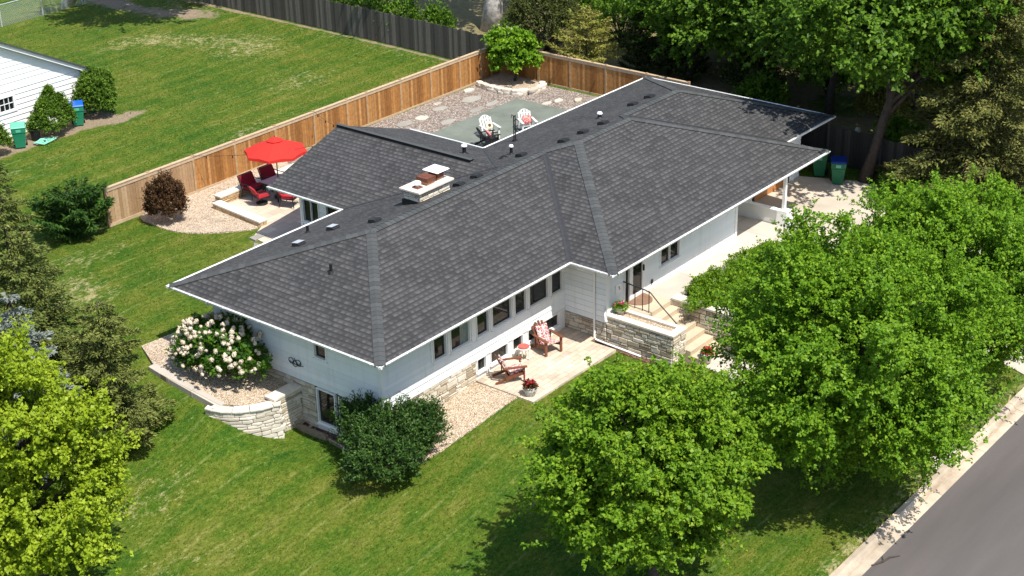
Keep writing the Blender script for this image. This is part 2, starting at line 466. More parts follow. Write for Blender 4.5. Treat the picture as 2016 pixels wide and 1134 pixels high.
finish(bpy.data.objects.new("lawn", me), kind='structure')

def drape(name, pts, mat, dz=0.03, step=0.35, zf=None, kind='structure'):
    """polygon sheet following the ground"""
    bm = bmesh.new()
    bm.faces.new([bm.verts.new((p[0], p[1], 0)) for p in pts])
    xs = [p[0] for p in pts]; ys = [p[1] for p in pts]
    for k in range(2):
        lo, hi = (min(xs), max(xs)) if k == 0 else (min(ys), max(ys))
        c = lo + step
        while c < hi:
            co = (c, 0, 0) if k == 0 else (0, c, 0); no = (1, 0, 0) if k == 0 else (0, 1, 0)
            bmesh.ops.bisect_plane(bm, geom=bm.verts[:] + bm.edges[:] + bm.faces[:], plane_co=co, plane_no=no)
            c += step
    for v in bm.verts:
        v.co.z = (zf(v.co.x, v.co.y) if zf else hz(v.co.x, v.co.y)) + dz
    bmesh.ops.recalc_face_normals(bm, faces=bm.faces[:])
    if sum(f.normal.z for f in bm.faces) < 0: bmesh.ops.reverse_faces(bm, faces=bm.faces[:])
    # skirt
    edges = [e for e in bm.edges if e.is_boundary]
    r = bmesh.ops.extrude_edge_only(bm, edges=edges)
    for v in [g for g in r['geom'] if isinstance(g, bmesh.types.BMVert)]: v.co.z -= 0.15 + dz
    me = bpy.data.meshes.new(name); bm.to_mesh(me); bm.free(); me.materials.append(mat)
    return finish(bpy.data.objects.new(name, me), kind=kind)

def smooth_closed(pts, n=6):
    out = []
    m = len(pts)
    for i in range(m):
        p0, p1, p2, p3 = (Vector((*pts[(i + k - 1) % m][:2], 0)) for k in range(4))
        for j in range(n):
            t = j / n
            q = 0.5 * ((2 * p1) + (-p0 + p2) * t + (2 * p0 - 5 * p1 + 4 * p2 - p3) * t * t + (-p0 + 3 * p1 - 3 * p2 + p3) * t ** 3)
            out.append((q.x, q.y))
    return out

# street
MB().box(-140, 220, -40, -13.5, -1.95, -1.655).build("road", M_asphalt, kind='structure')
kb = MB()
prof = [(-12.92, -1.9), (-12.92, -1.475), (-13.07, -1.475), (-13.13, -1.52), (-13.19, -1.60), (-13.5, -1.643), (-13.5, -1.9)]
for xa in range(-60, 90, 6):
    i = len(kb.v)
    for x in (xa, xa + 6):
        kb.v += [(x, p[0], p[1]) for p in prof]
    for k in range(len(prof) - 1):
        kb.f.append((i + k, i + 7 + k, i + 7 + k + 1, i + k + 1))
kb.build("kerb", M_kerb, kind='structure')
# carriage walk, driveway, walkway
drape("carriage_walk", [(10.82, -4.1), (12.2, -4.1), (11.5, -12.9), (9.95, -12.9)], M_walk, 0.035, 0.6)
drape("driveway", [(16.9, -12.9), (24.5, -12.9), (27.0, -6.0), (27.2, -1.2), (26.2, 0.98), (20.62, 0.98), (20.62, -1.5), (19.4, -6.5), (17.6, -10.5)], M_conc, 0.05, 0.7)
drape("walkway", [(12.2, -2.0), (12.2, -0.84), (18.2, -0.84), (18.2, 0.99), (20.38, 0.99), (20.38, -2.3), (16, -2.15)], M_walk, 0.0, 0.8, zf=lambda x, y: 0.10 - 0.15 * min(1, max(0, (x - 12.2) / 6)))
# front patio
MB().prism([(5.2, -1.48), (9.66, -1.48), (9.66, -.42), (10.06, -.42), (10.06, .95), (5.2, .95)], -1.2, -0.875).build("patio", M_patio, kind='structure')
drape("mulch_bed", [(9.67, -1.6), (9.67, -.43), (10.06, -.43), (10.06, -3.4), (9.85, -3.3)], M_mulch2, 0.03, 0.4)
# front gravel bed along the wall
drape("gravel_bed", [(0.96, 4.45), (0.62, 4.45), (0.62, 3.1), (0.40, 1.7), (0.30, 0.5), (0.45, 0.0), (0.9, -0.35), (1.8, -0.62), (3.4, -0.78), (5.18, -0.85), (5.18, 0.92), (0.96, 0.92)], M_gravel, 0.04, 0.4)
drape("mulch_bed", [(0.90, 4.40), (0.66, 4.40), (0.66, 3.1), (0.46, 1.7), (0.38, 0.5), (0.55, 0.05), (0.95, -0.25), (1.6, -0.45), (1.5, 0.2), (1.0, 0.6), (0.9, 1.4)], M_mulch, 0.05, 0.35)
# back yard surfaces
drape("side_gravel_bed", smooth_closed([(6.9, 19.55), (6.45, 18.4), (6.45, 17.1), (6.95, 16.1), (7.7, 15.35), (8.6, 14.75), (9.0, 15.6), (9.35, 17.9), (10.6, 18.15), (12.5, 18.1), (14.0, 18.6), (14.0, 19.55), (10, 19.6)], 4), M_gravel, 0.05, 0.5)
drape("side_patio", [(9.35, 17.7), (15.5, 17.7), (15.5, 12.4), (8.95, 12.3), (8.95, 9.2), (7.55, 9.2), (7.6, 12.6), (7.85, 14.2), (8.75, 14.7)], M_patio2, 0.06, 0.7)
drape("red_gravel_bed", [(14.0, 16.0), (14.0, 19.55), (29.2, 19.55), (29.2, 9.0), (15.8, 9.0), (15.8, 16.0)], M_gravel2, 0.02, 1.0)
MB().box(15.6, 26.75, 8.9, 16.45, -.35, -.09).build("grey_patio", M_deck, kind='structure')
for k, (x, y, w, d, c) in enumerate([(22.1, 18.3, .62, .5, 1), (22.4, 16.95, .95, .42, 0), (24.5, 17.0, .95, .42, 0), (25.5, 18.2, 1.1, .6, 0), (25.6, 17.0, .8, .4, 0), (21.0, 18.4, .9, .5, 0), (20.2, 17.3, 1.1, .6, 0), (27.1, 14.9, .55, .3, 1), (18.8, 18.2, 1.0, .6, 0), (23.6, 18.5, .8, .45, 0), (24.1, 19.1, .5, .25, 1)]):
    rr = random.Random(k)
    pts = [(x + w * .5 * math.cos(a) * rr.uniform(.95, 1.35), y + d * .5 * math.sin(a) * rr.uniform(.95, 1.35)) for a in [i * PI / 3.5 + rr.uniform(-.2, .2) for i in range(7)]]
    drape("flagstone", pts, M_walk if c else M_flag, 0.045, 0.5)
for (x, y, w, d) in [(7.95, 13.2, .7, .55), (8.0, 12.35, .75, .5), (7.95, 14.05, .6, .4), (8.15, 11.4, .7, .6)]:
    drape("stepping_stone", [(x - w / 2, y - d / 2), (x + w / 2, y - d / 2 + .05), (x + w / 2 - .05, y + d / 2), (x - w / 2 + .04, y + d / 2 - .03)], M_flag, 0.08, 0.5)
drape("concrete_slab", [(6.75, 13.0), (7.5, 13.75), (7.75, 12.0), (7.0, 11.2)], concrete_material("grey_slab", (0.22, 0.22, 0.20), None, .08), 0.06, 0.6)

# ---------------------------------------------------------------- house dimensions
ZE = 2.15; P = 0.32; O = 0.93
LB = 9.3; LA = 9.108; T = 1.751; LD = 14.2475; SS = 1.817; LF = 3.768
XE = LA + LD; XG = XE + LF; WD = LB + T; YD = -T + WD / 2; YF = -T + SS; GW = (LB - YF) / 2
WX1 = 8.009; WX2 = 15.816; WY = 13.25; WM = (WX1 + WX2) / 2; WW = (WX2 - WX1) / 2

def shingle_material():
    t = NT("shingles")
    uv = t.coord("UV")
    sep = t.new("ShaderNodeSeparateXYZ"); t.link(uv, sep.inputs[0])
    U, Vv = sep.outputs[0], sep.outputs[1]
    EX = 0.19
    vr = t.math('DIVIDE', Vv, EX)
    row = t.math('FLOOR', vr); fr = t.math('FRACT', vr)
    wn_ = t.new("ShaderNodeTexWhiteNoise", noise_dimensions='1D'); t.link(row, wn_.inputs["W"])
    us = t.math('ADD', U, t.math('MULTIPLY', wn_.outputs["Value"], 0.38))
    warp = t.math('MULTIPLY', t.noise(uv, 3.5, 2.0), 0.22)
    ur = t.math('DIVIDE', t.math('ADD', us, warp), 0.235)
    tab = t.math('FLOOR', ur); fu = t.math('FRACT', ur)
    cv = t.new("ShaderNodeCombineXYZ"); t.link(tab, cv.inputs[0]); t.link(row, cv.inputs[1])
    w2 = t.new("ShaderNodeTexWhiteNoise", noise_dimensions='2D'); t.link(cv.outputs[0], w2.inputs["Vector"])
    rnd = w2.outputs["Value"]
    tone = t.ramp(rnd, [(0.0, (0.029, 0.0285, 0.0275)), (0.5, (0.041, 0.040, 0.0385)), (1.0, (0.056, 0.0545, 0.0525))])
    wdt = t.math('ADD', 0.28, t.math('MULTIPLY', rnd, 0.40))
    isu = t.math('LESS_THAN', fu, wdt)
    isv = t.math('LESS_THAN', fr, 0.46)
    raised = t.math('MULTIPLY', isu, isv)
    gran = t.noise(uv, 70.0, 2.0, 0.7)
    c = t.mix(t.math('MULTIPLY', raised, t.math('ADD', 0.35, t.math('MULTIPLY', rnd, 0.6))), tone, (0.098, 0.096, 0.093))
    c = t.mix(t.mr(gran, 0.3, 0.75, 0.0, 0.5), c, (0.022, 0.022, 0.023))
    lg = t.noise(uv, 0.35, 4.0, 0.6)
    c = t.mix(t.mr(lg, 0.35, 0.7, 0.0, 0.28), c, (0.10, 0.096, 0.094))
    t.color(c); t.rough(0.85)
    h = t.math('ADD', t.math('MULTIPLY', t.math('SUBTRACT', 1.0, fr), 0.7), t.math('MULTIPLY', raised, 0.6))
    c = t.mix(t.math('MULTIPLY', t.math('GREATER_THAN', fr, 0.74), 0.65), c, (0.020, 0.020, 0.021))  # shadow line below the overlapping course, painted into the shingle colour
    t.color(c)
    t.bump(t.math('ADD', h, t.math('MULTIPLY', gran, 0.25)), 0.5, 0.02)
    return t.m
M_shingle = shingle_material()
def cap_material():
    return island("ridge_shingles", [(0.0, (0.052, 0.056, 0.056)), (1.0, (0.080, 0.084, 0.083))], 0.9, 0.3, 60.0, 0.25)
M_cap = cap_material()
M_white = plain("white_paint", (0.78, 0.78, 0.76), 0.45, 0.03, 3.0)
def siding_material():
    t = NT("white_siding"); co = t.coord()
    g = t.new("ShaderNodeNewGeometry").outputs["Random Per Island"]
    c = t.ramp(g, [(0.0, (0.70, 0.73, 0.735)), (0.5, (0.75, 0.775, 0.775)), (1.0, (0.79, 0.81, 0.805))])
    n = t.noise(t.mapping(co, (2.5, 2.5, 0.35)), 2.0, 5.0, 0.65)
    c = t.mix(t.mr(n, 0.5, 0.8, 0.0, 0.30), c, (0.40, 0.42, 0.40))
    t.color(c); t.rough(0.6); t.bump(t.noise(t.mapping(co, (1, 1, 6)), 12.0, 3.0), 0.15, 0.01)
    return t.m
M_siding = siding_material()
M_dark = plain("dark_metal", (0.018, 0.017, 0.017), 0.45, 0.2)
M_black = plain("black_plastic", (0.012, 0.012, 0.012), 0.5, 0.2)
M_galv = plain("galvanised_metal", (0.62, 0.63, 0.64), 0.35, 0.1, metal=0.5)
M_bright = plain("white_metal", (0.82, 0.83, 0.84), 0.4, 0.03)
M_stone = island("limestone", [(0.0, (0.38, 0.31, 0.22)), (0.3, (0.55, 0.47, 0.35)), (0.6, (0.65, 0.58, 0.46)), (0.85, (0.72, 0.66, 0.55)), (1.0, (0.47, 0.42, 0.34))], 0.85, 0.6, 14.0, 0.35)
M_mortar = plain("mortar", (0.17, 0.15, 0.125), 0.9, 0.2, 20.0)
M_dkmortar = plain("dark_gaps", (0.06, 0.05, 0.04), 0.95, 0.3, 20.0)
M_capstone = plain("capstone", (0.62, 0.55, 0.45), 0.85, 0.10, 5.0, bump=0.3)
M_rust = plain("rusty_metal", (0.13, 0.045, 0.025), 0.7, 0.35, 9.0)
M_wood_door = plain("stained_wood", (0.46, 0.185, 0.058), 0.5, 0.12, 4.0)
def glass_material():
    t = NT("window_glass")
    t.color((0.012, 0.014, 0.014)); t.rough(0.04)
    t.b.inputs["Specular IOR Level"].default_value = 0.38
    return t.m
M_glass = glass_material()
M_curtain = plain("curtain_fabric", (0.16, 0.20, 0.19), 0.3, 0.2, 9.0, spec=0.5)

house = thing("house", "long low white ranch house with dark grey hip roof and limestone base", "house", (0, 0, 0))

# ---- roof planes with shingle UVs (u along the eave, v up the slope)
roof_mb = MB(); roof_uv = []
def rp(pts, eave_dir, origin, updir):
    e = Vector(eave_dir); o2 = Vector(origin); u2 = Vector(updir)
    sl = math.sqrt(1 + P * P)
    roof_mb.poly(pts)
    for p in pts:
        d = Vector((p[0] - o2.x, p[1] - o2.y))
        roof_uv.append((d.dot(e), d.dot(u2) * sl))
def z_at(d): return ZE + P * d
A = (0, 0, ZE); B = (0, LB, ZE); C_ = (LA, 0, ZE); D = (LA, -T, ZE); E_ = (XE, -T, ZE); F_ = (XE, YF, ZE); G = (XG, YF, ZE); GB = (XG, LB, ZE)
HA = (LB / 2, LB / 2, z_at(LB / 2)); HD = (LA + WD / 2, YD, z_at(WD / 2)); VC = (LA + LB / 2, LB / 2, z_at(LB / 2)); HE = (XE - WD / 2, YD, z_at(WD / 2))
GV = (XE - GW, (LB + YF) / 2, z_at(GW)); GR = (XG - GW, (LB + YF) / 2, z_at(GW))
W1 = (WX1, LB, ZE); W2 = (WX1, WY, ZE); W3 = (WX2, LB, ZE); W4 = (WX2, WY, ZE); WA = (WM, LB - WW, z_at(WW)); WT = (WM, WY + .08, z_at(WW))
rp([A, C_, VC, HA], (1, 0), (0, 0), (0, 1))
rp([B, A, HA], (0, -1), (0, LB), (1, 0))
rp([C_, D, HD, VC], (0, -1), (LA, 0), (1, 0))
rp([D, E_, HE, HD], (1, 0), (LA, -T), (0, 1))
rp([E_, F_, GV, HE], (0, 1), (XE, -T), (-1, 0))
rp([F_, G, GR, GV], (1, 0), (XE, YF), (0, 1))
rp([G, GB, GR], (0, 1), (XG, YF), (-1, 0))
rp([B, HA, VC, WA, W1], (-1, 0), (0, LB), (0, -1))
rp([WA, VC, HD, HE, GV, GR, GB, W3], (-1, 0), (0, LB), (0, -1))
rp([W2, W1, WA, WT], (0, -1), (WX1, WY), (1, 0))
rp([W3, W4, WT, WA], (0, 1), (WX2, LB), (-1, 0))
roof = roof_mb.build("roof", M_shingle, house, uvs=roof_uv)

# hip and ridge caps: overlapping folded shingles
def cap_line(mb, a, b, nl, nr, w=0.17, step=0.21, lift=0.022):
    """nl, nr: plan directions (downhill) of both sides with slope P"""
    a = Vector(a); b = Vector(b); L = (b - a).length; n = max(1, int(L / step)); d = (b - a) / n
    dl = Vector((nl[0], nl[1], -P)).normalized() * w; dr = Vector((nr[0], nr[1], -P)).normalized() * w
    for k in range(n):
        p = a + d * k; q2 = a + d * (k + 1.25)
        up0 = Vector((0, 0, lift + 0.016)); up1 = Vector((0, 0, lift))
        i = len(mb.v)
        mb.v += [tuple(p + up0), tuple(q2 + up1), tuple(p + dl + up0), tuple(q2 + dl + up1), tuple(p + dr + up0), tuple(q2 + dr + up1),
                 tuple(p), tuple(p + dl), tuple(p + dr)]
        mb.f += [(i, i + 1, i + 3, i + 2), (i + 1, i, i + 4, i + 5), (i, i + 2, i + 7, i + 6), (i + 4, i, i + 6, i + 8)]
caps = MB()
h = 0.7071
X, nX, Y, nY = (1, 0), (-1, 0), (0, 1), (0, -1)
def hipcap(a, b, s1, s2):
    mb = MB()
    d = (Vector(b) - Vector(a)); d2 = Vector((d.x, d.y)).normalized()
    def perp(s):
        v = Vector(s) - d2 * Vector(s).dot(d2)
        return v
    mb_l = []
    a_ = Vector(a); b_ = Vector(b)
    L = (b_ - a_).length; n = max(1, int(L / 0.21)); st = (b_ - a_) / n
    def side(s):
        pv = perp(s); k = 0.17 / pv.length
        pv = pv * k
        # height change on the plane whose downhill direction is s
        return Vector((pv.x, pv.y, -P * Vector((pv.x, pv.y)).dot(Vector(s))))
    dl, dr = side(s1), side(s2)
    for k in range(n):
        p = a_ + st * k; q2 = a_ + st * (k + 1.25)
        u0 = Vector((0, 0, 0.038)); u1 = Vector((0, 0, 0.022))
        i = len(caps.v)
        caps.v += [tuple(p + u0), tuple(q2 + u1), tuple(p + dl + u0), tuple(q2 + dl + u1), tuple(p + dr + u0), tuple(q2 + dr + u1), tuple(p), tuple(p + dl), tuple(p + dr)]
        caps.f += [(i, i + 1, i + 3, i + 2), (i + 1, i, i + 4, i + 5), (i, i + 2, i + 7, i + 6), (i + 4, i, i + 6, i + 8)]
hipcap(A, HA, nY, nX); hipcap(B, HA, nX, Y); hipcap(HA, VC, nY, Y); hipcap(D, HD, nX, nY); hipcap(HD, HE, nY, Y)
hipcap(VC, HD, nX, Y); hipcap(E_, HE, nY, X); hipcap(HE, GV, X, Y); hipcap(GV, GR, nY, Y); hipcap(G, GR, nY, X); hipcap(GB, GR, X, Y)
caps.build("ridge_cap", M_cap, roof)
M_valley = plain("valley_flashing", (0.035, 0.035, 0.036), 0.6, 0.15)
def valley(a, b, s1, s2, w=0.09, dz=0.012):
    d = (Vector(b) - Vector(a)); d2 = Vector((d.x, d.y)).normalized()
    mb = MB()
    def side(s):
        pv = Vector(s) - d2 * Vector(s).dot(d2); pv = -pv * (w / pv.length)
        return Vector((pv.x, pv.y, -P * pv.dot(Vector(s)) ))
    u = Vector((0, 0, dz)); a_ = Vector(a); b_ = Vector(b)
    l, r = side(s1), side(s2)
    mb.quad(a_ + u, b_ + u, b_ + l + u, a_ + l + u); mb.quad(b_ + u, a_ + u, a_ + r + u, b_ + r + u)
    mb.build("valley_flashing", M_valley, roof)
valley(C_, VC, nY, nX, 0.10); valley(F_, GV, X, nY, 0.05); valley(W1, WA, nX, Y, 0.05); valley(W3, WA, X, Y, 0.05)
# ridge vent on the wing
rv = MB(); rv.bar((WM - .02, WY + .06, WT[2] + .035), (WM - .02, LB - WW + 1.15, WT[2] + .028), 0.16, 0.06)
rv.build("ridge_vent", M_black, roof)
rv = MB()
for s in (1,):
    rv.quad((WM - .13, WY + .07, WT[2] + .085), (WM - .13, LB - WW + 1.1, WT[2] + .085), (WM + .02, LB - WW + 1.1, WT[2] + .092), (WM + .02, WY + .07, WT[2] + .092))
    rv.quad((WM + .02, WY + .07, WT[2] + .092), (WM + .02, LB - WW + 1.1, WT[2] + .092), (WM + .2, LB - WW + 1.1, WT[2] - .03), (WM + .2, WY + .07, WT[2] - .03))
rv.build("ridge_vent_cap", M_cap, roof)

# soffits, fascia, gutters
sof = MB()
zs = ZE - 0.085
sof.quad((0, 0, zs), (0, LB, zs), (O, LB - O, zs), (O, O, zs))
sof.quad((0, 0, zs), (O, O, zs), (LA + O, O, zs), (LA, 0, zs))
sof.quad((LA, 0, zs), (LA + O, O, zs), (LA + O, -T + O, zs), (LA, -T, zs))
sof.poly([(LA, -T, zs), (LA + O, -T + O, zs), (18.2, -T + O, zs), (18.2, 1.0, zs), (XE, 1.0, zs), (XE, -T, zs)])
sof.poly([(XE, YF, zs), (XE, 1.0, zs), (XG - O, 1.0, zs), (XG - O, LB - O, zs), (XG, LB, zs), (XG, YF, zs)])
sof.quad((0, LB, zs), (WX1, LB, zs), (WX1 + O, LB - O, zs), (O, LB - O, zs))
sof.quad((WX2, LB, zs), (XG, LB, zs), (XG - O, LB - O, zs), (WX2 - O, LB - O, zs))
sof.quad((WX1, LB, zs), (WX1, WY, zs), (WX1 + O, WY, zs), (WX1 + O, LB - O, zs))
sof.quad((WX2, LB, zs), (WX2 - O, LB - O, zs), (WX2 - O, WY, zs), (WX2, WY, zs))
sof.build("soffit", M_white, house)
def gutter(a, b, out, name="gutter"):
    """K-style trough along the eave, out = outward plan direction; mitred by simple overlap"""
    a = Vector((a[0], a[1], ZE)); b = Vector((b[0], b[1], ZE)); o = Vector((out[0], out[1], 0)); mb = MB()
    z = lambda dz: Vector((0, 0, dz))
    sec = [o * 0.0 + z(-0.007), o * 0.0 + z(-0.078), o * 0.054 + z(-0.078), o * 0.076 + z(-0.035), o * 0.086 + z(-0.000), o * 0.076 + z(0.005), o * 0.068 + z(-0.002), o * 0.061 + z(-0.035), o * .06 + z(-0.050), o * .012 + z(-0.050), o * .012 + z(-0.007)]
    n = len(sec); i = len(mb.v)
    for e in (a, b): mb.v += [tuple(e + s2) for s2 in sec]
    for k in range(n): mb.f.append((i + k, i + (k + 1) % n, i + n + (k + 1) % n, i + n + k))
    mb.f.append(tuple(i + k for k in reversed(range(n)))); mb.f.append(tuple(i + n + k for k in range(n)))
    # hanger straps
    L = (b - a).length; m = int(L / 0.75); d = (b - a) / max(1, m)
    for k in range(m):
        p = a + d * (k + .5)
        mb.bar(p + o * (-.01) + z(-.012), p + o * .11 + z(-.012), .018, .006)
    return mb.build(name, M_white, house)
g12 = 0.086
gutter((-g12, 0), (LA + .001, 0), nY); gutter((0, LB + g12), (0, -g12 - .002), nX)
gutter((LA, -.02), (LA, -T - .002), nX); gutter((LA - g12, -T), (XE + .03, -T), nY); gutter((XE - .02, YF), (XG + g12, YF), nY)
gutter((XG, YF), (XG, LB), X); gutter((-g12, LB), (WX1 - .0, LB), Y); gutter((WX2, LB), (XG + g12, LB), Y)
gutter((WX1, LB + .02), (WX1, WY), nX); gutter((WX2, LB + .02), (WX2, WY), X)
fas = MB()
for (a, b) in ((A, C_), (B, A), (C_, D), (D, E_), (E_, F_), (F_, G), (G, GB), (W1, B), (GB, W3)):
    fas.bar((a[0], a[1], ZE - .05), (b[0], b[1], ZE - .05), .02, .075)
fas.bar((XE, -T, ZE - .05), (XE, YF, ZE - .05), .03, .09)
fas.build("fascia", M_white, house)
rk = MB()
for (a, b) in ((W2, WT), (W4, WT)):
    a2 = Vector(a) + Vector((0, -.015, -.10)); b2 = Vector(b) + Vector((0, -.095, -.10)); b2.y = a2.y
    rk.bar(a2, b2, .03, .17)
rk.build("rake_board", M_white, house)

# ---- walls
def siding(mb, p0, p1, z0, z1, openings=(), ex=0.205, ztop=None):
    """lap siding from p0 to p1, outward normal to the right of p0->p1"""
    p0 = Vector((*p0, 0)); p1 = Vector((*p1, 0)); L = (p1 - p0).length; d = (p1 - p0) / L; n = Vector((d.y, -d.x, 0))
    zsx = [z0]
    while zsx[-1] < z1 - 1e-4: zsx.append(min(z1, zsx[-1] + ex))
    br = sorted(set([round(z, 4) for z in zsx] + [round(z, 4) for op in openings for z in op[2:4] if z0 < z < z1]))
    for za, zb in zip(br[:-1], br[1:]):
        zm = (za + zb) / 2
        k = int((zm - z0) / ex + 1e-6); c0 = z0 + k * ex
        off = lambda z: 0.034 - 0.030 * min(1, max(0, (z - c0) / ex))
        cuts = [(op[0], op[1]) for op in openings if op[2] <= zm <= op[3]]
        us = [0.0]; segs = []
        cur = 0.0
        for (u0, u1) in sorted(cuts):
            if u0 > cur: segs.append((cur, u0))
            cur = max(cur, u1)
        if cur < L: segs.append((cur, L))
        gz_ = za + .022 if abs(za - c0) < 1e-4 and zb - za > .05 else za
        for (u0, u1) in segs:
            q = lambda u, z, o: tuple(p0 + d * u + n * o + Vector((0, 0, z)))
            mb.quad(q(u0, gz_, off(gz_)), q(u1, gz_, off(gz_)), q(u1, zb, off(zb)), q(u0, zb, off(zb)))
            if gz_ > za:
                mb.quad(q(u0, gz_, -.03), q(u1, gz_, -.03), q(u1, gz_, off(gz_)), q(u0, gz_, off(gz_)))
                mb.quad(q(u0, za - .01, -.03), q(u1, za - .01, -.03), q(u1, gz_, -.03), q(u0, gz_, -.03))
def ashlar(mb, p0, p1, zb, zt, seed, openings=(), off=0.0, hs=(0.085, 0.115, 0.15, 0.19), ls=(0.18, 0.55), gap=0.014, depth=0.045):
    """random limestone blocks; zb may be a function of u"""
    rr = random.Random(seed)
    p0 = Vector((*p0, 0)); p1 = Vector((*p1, 0)); L = (p1 - p0).length; d = (p1 - p0) / L; n = Vector((d.y, -d.x, 0))
    zlo = min(zb(0), zb(L)) if callable(zb) else zb
    z = zt
    while z > zlo + 0.02:
        hgt = rr.choice(hs); z2 = max(zlo, z - hgt); u = -rr.uniform(0, .3)
        while u < L:
            l = rr.uniform(*ls); a = max(0, u); b = min(L, u + l); u += l
            if b - a < 0.04: continue
            um = (a + b) / 2; zm = (z + z2) / 2
            if any(o[0] < um < o[1] and o[2] < zm < o[3] for o in openings): continue
            for o in openings:
                if o[2] < zm < o[3]:
                    if a < o[0] < b: b = o[0]
                    if a < o[1] < b: a = o[1]
            parts = [(z2, z)]
            if z - z2 > .14 and rr.random() < .35: zz = (z + z2) / 2; parts = [(z2, zz), (zz, z)]
            for (c0, c1) in parts:
                pr = off + depth * rr.uniform(.45, 1.0); e = gap / 2; ch = 0.014
                q = lambda uu, zz, oo: tuple(p0 + d * uu + n * oo + Vector((0, 0, zz)))
                j = lambda: rr.uniform(-.006, .006)
                i = len(mb.v)
                a2, b2, lo, hi = a + e, b - e, c0 + e, c1 - e
                if b2 - a2 < .02 or hi - lo < .02: continue
                mb.v += [q(a2, lo, off), q(b2, lo, off), q(b2, hi, off), q(a2, hi, off),
                         q(a2 + ch + j(), lo + ch + j(), pr + j()), q(b2 - ch + j(), lo + ch + j(), pr + j()), q(b2 - ch + j(), hi - ch + j(), pr + j()), q(a2 + ch + j(), hi - ch + j(), pr + j())]
                for f in ((4, 5, 6, 7), (0, 1, 5, 4), (1, 2, 6, 5), (2, 3, 7, 6), (3, 0, 4, 7)): mb.f.append(tuple(i + k for k in f))
        z = z2
def wall_at(p0, p1):
    p0 = Vector((*p0, 0)); p1 = Vector((*p1, 0)); d = (p1 - p0).normalized(); n = Vector((d.y, -d.x, 0))
    return p0, d, n
def window(p0, p1, u0, u1, z0, z1, name="window", frame=0.042, mull=0, rail=False, trim=0.0, curtain=None, recess=0.05):
    p, d, n = wall_at(p0, p1)
    q = lambda u, z, o: p + d * u + n * o + Vector((0, 0, z))
    fr = MB()
    def b(ua, ub, za, zb, o0=-recess - .02, o1=0.045):
        fr.hexa([q(ua, za, o1), q(ub, za, o1), q(ub, za, o0), q(ua, za, o0), q(ua, zb, o1), q(ub, zb, o1), q(ub, zb, o0), q(ua, zb, o0)])
    f = frame
    b(u0, u0 + f, z0, z1); b(u1 - f, u1, z0, z1); b(u0 + f, u1 - f, z0, z0 + f); b(u0 + f, u1 - f, z1 - f, z1)
    for k in range(mull):
        c = u0 + (u1 - u0) * (k + 1) / (mull + 1); b(c - f * .35, c + f * .35, z0 + f, z1 - f, -recess - .02, .03)
    if rail:
        c = z1 - (z1 - z0) * .2; b(u0 + f, u1 - f, c - .018, c + .018, -recess - .02, .02)
    # sill
    b(u0 - .03, u1 + .03, z0 - .045, z0 - .001, -.02, .075)
    w = fr.build(name, M_white, house)
    g = MB(); g.quad(q(u0 + f * .5, z0 + f * .5, -recess), q(u1 - f * .5, z0 + f * .5, -recess), q(u1 - f * .5, z1 - f * .5, -recess), q(u0 + f * .5, z1 - f * .5, -recess))
    g.build("pane", M_glass, w)
    if curtain:
        g = MB(); ua = u0 + (u1 - u0) * curtain[0]; ub = u0 + (u1 - u0) * curtain[1]; N = 10
        for k in range(N):
            a = ua + (ub - ua) * k / N; c = ua + (ub - ua) * (k + 1) / N; oa = -recess + .006 + .006 * (k % 2); oc = -recess + .006 + .006 * ((k + 1) % 2)
            g.quad(q(a, z0 + f, oa), q(c, z0 + f, oc), q(c, z1 - f, oc), q(a, z1 - f, oa))
        g.build("curtain", M_curtain, w)
    return w

wa = (O, O); wb = (LA + O, O); wc = (LA + O, -T + O); wd = (18.2, -T + O); we = (18.2, 1.0); wf = (XG - O, 1.0); wg = (XG - O, LB - O)
ww1 = (WX1 + O, LB - O); ww2 = (WX1 + O, WY - .68); ww3 = (WX2 - O, WY - .68); ww4 = (WX2 - O, LB - O); wh = (O, LB - O)
sd = MB()
fw = [(3.25, 3.90), (4.06, 5.04), (5.32, 5.97), (6.10, 7.14), (7.26, 7.91), (8.03, 9.10), (9.22, 9.88)]
siding(sd, wa, wb, -0.14, ZE - .085, [(a - O, b - O, .585, 1.98) for a, b in fw])
siding(sd, wb, wc, -0.25, ZE - .085)
siding(sd, wc, wd, -0.06, ZE - .085, [(11.0 - LA - O, 12.22 - LA - O, .1, 2.0), (13.17 - LA - O, 14.4 - LA - O, .68, 1.75)])
siding(sd, wd, we, -0.1, ZE - .085)
siding(sd, we, wf, -0.6, ZE - .085, [(22.6 - 18.2, 25.2 - 18.2, -.6, 1.75)])
siding(sd, wf, wg, -0.6, ZE - .085)
siding(sd, wg, ww4, -0.25, ZE - .085); siding(sd, ww4, ww3, -.25, ZE - .085)
siding(sd, ww2, ww1, -0.25, ZE - .085, [(.12, 1.0, .62, 1.9), (1.37, 3.0, .62, 1.9)]); siding(sd, ww1, wh, -0.25, ZE - .085)
siding(sd, wh, wa, -0.14, ZE - .085, [(LB - O - 3.75, LB - O - 3.18, .9, 1.9)])
# gable of the wing
siding(sd, ww3, ww2, -.25, ZE + .1)
gm = z_at(WW - .2) - .02
sd.poly([(ww3[0] + .3, ww3[1], ZE + .1), (ww2[0] - .3, ww2[1], ZE + .1), (WM, ww2[1], z_at(WW) - .12)])
sd.build("siding", M_siding, house)
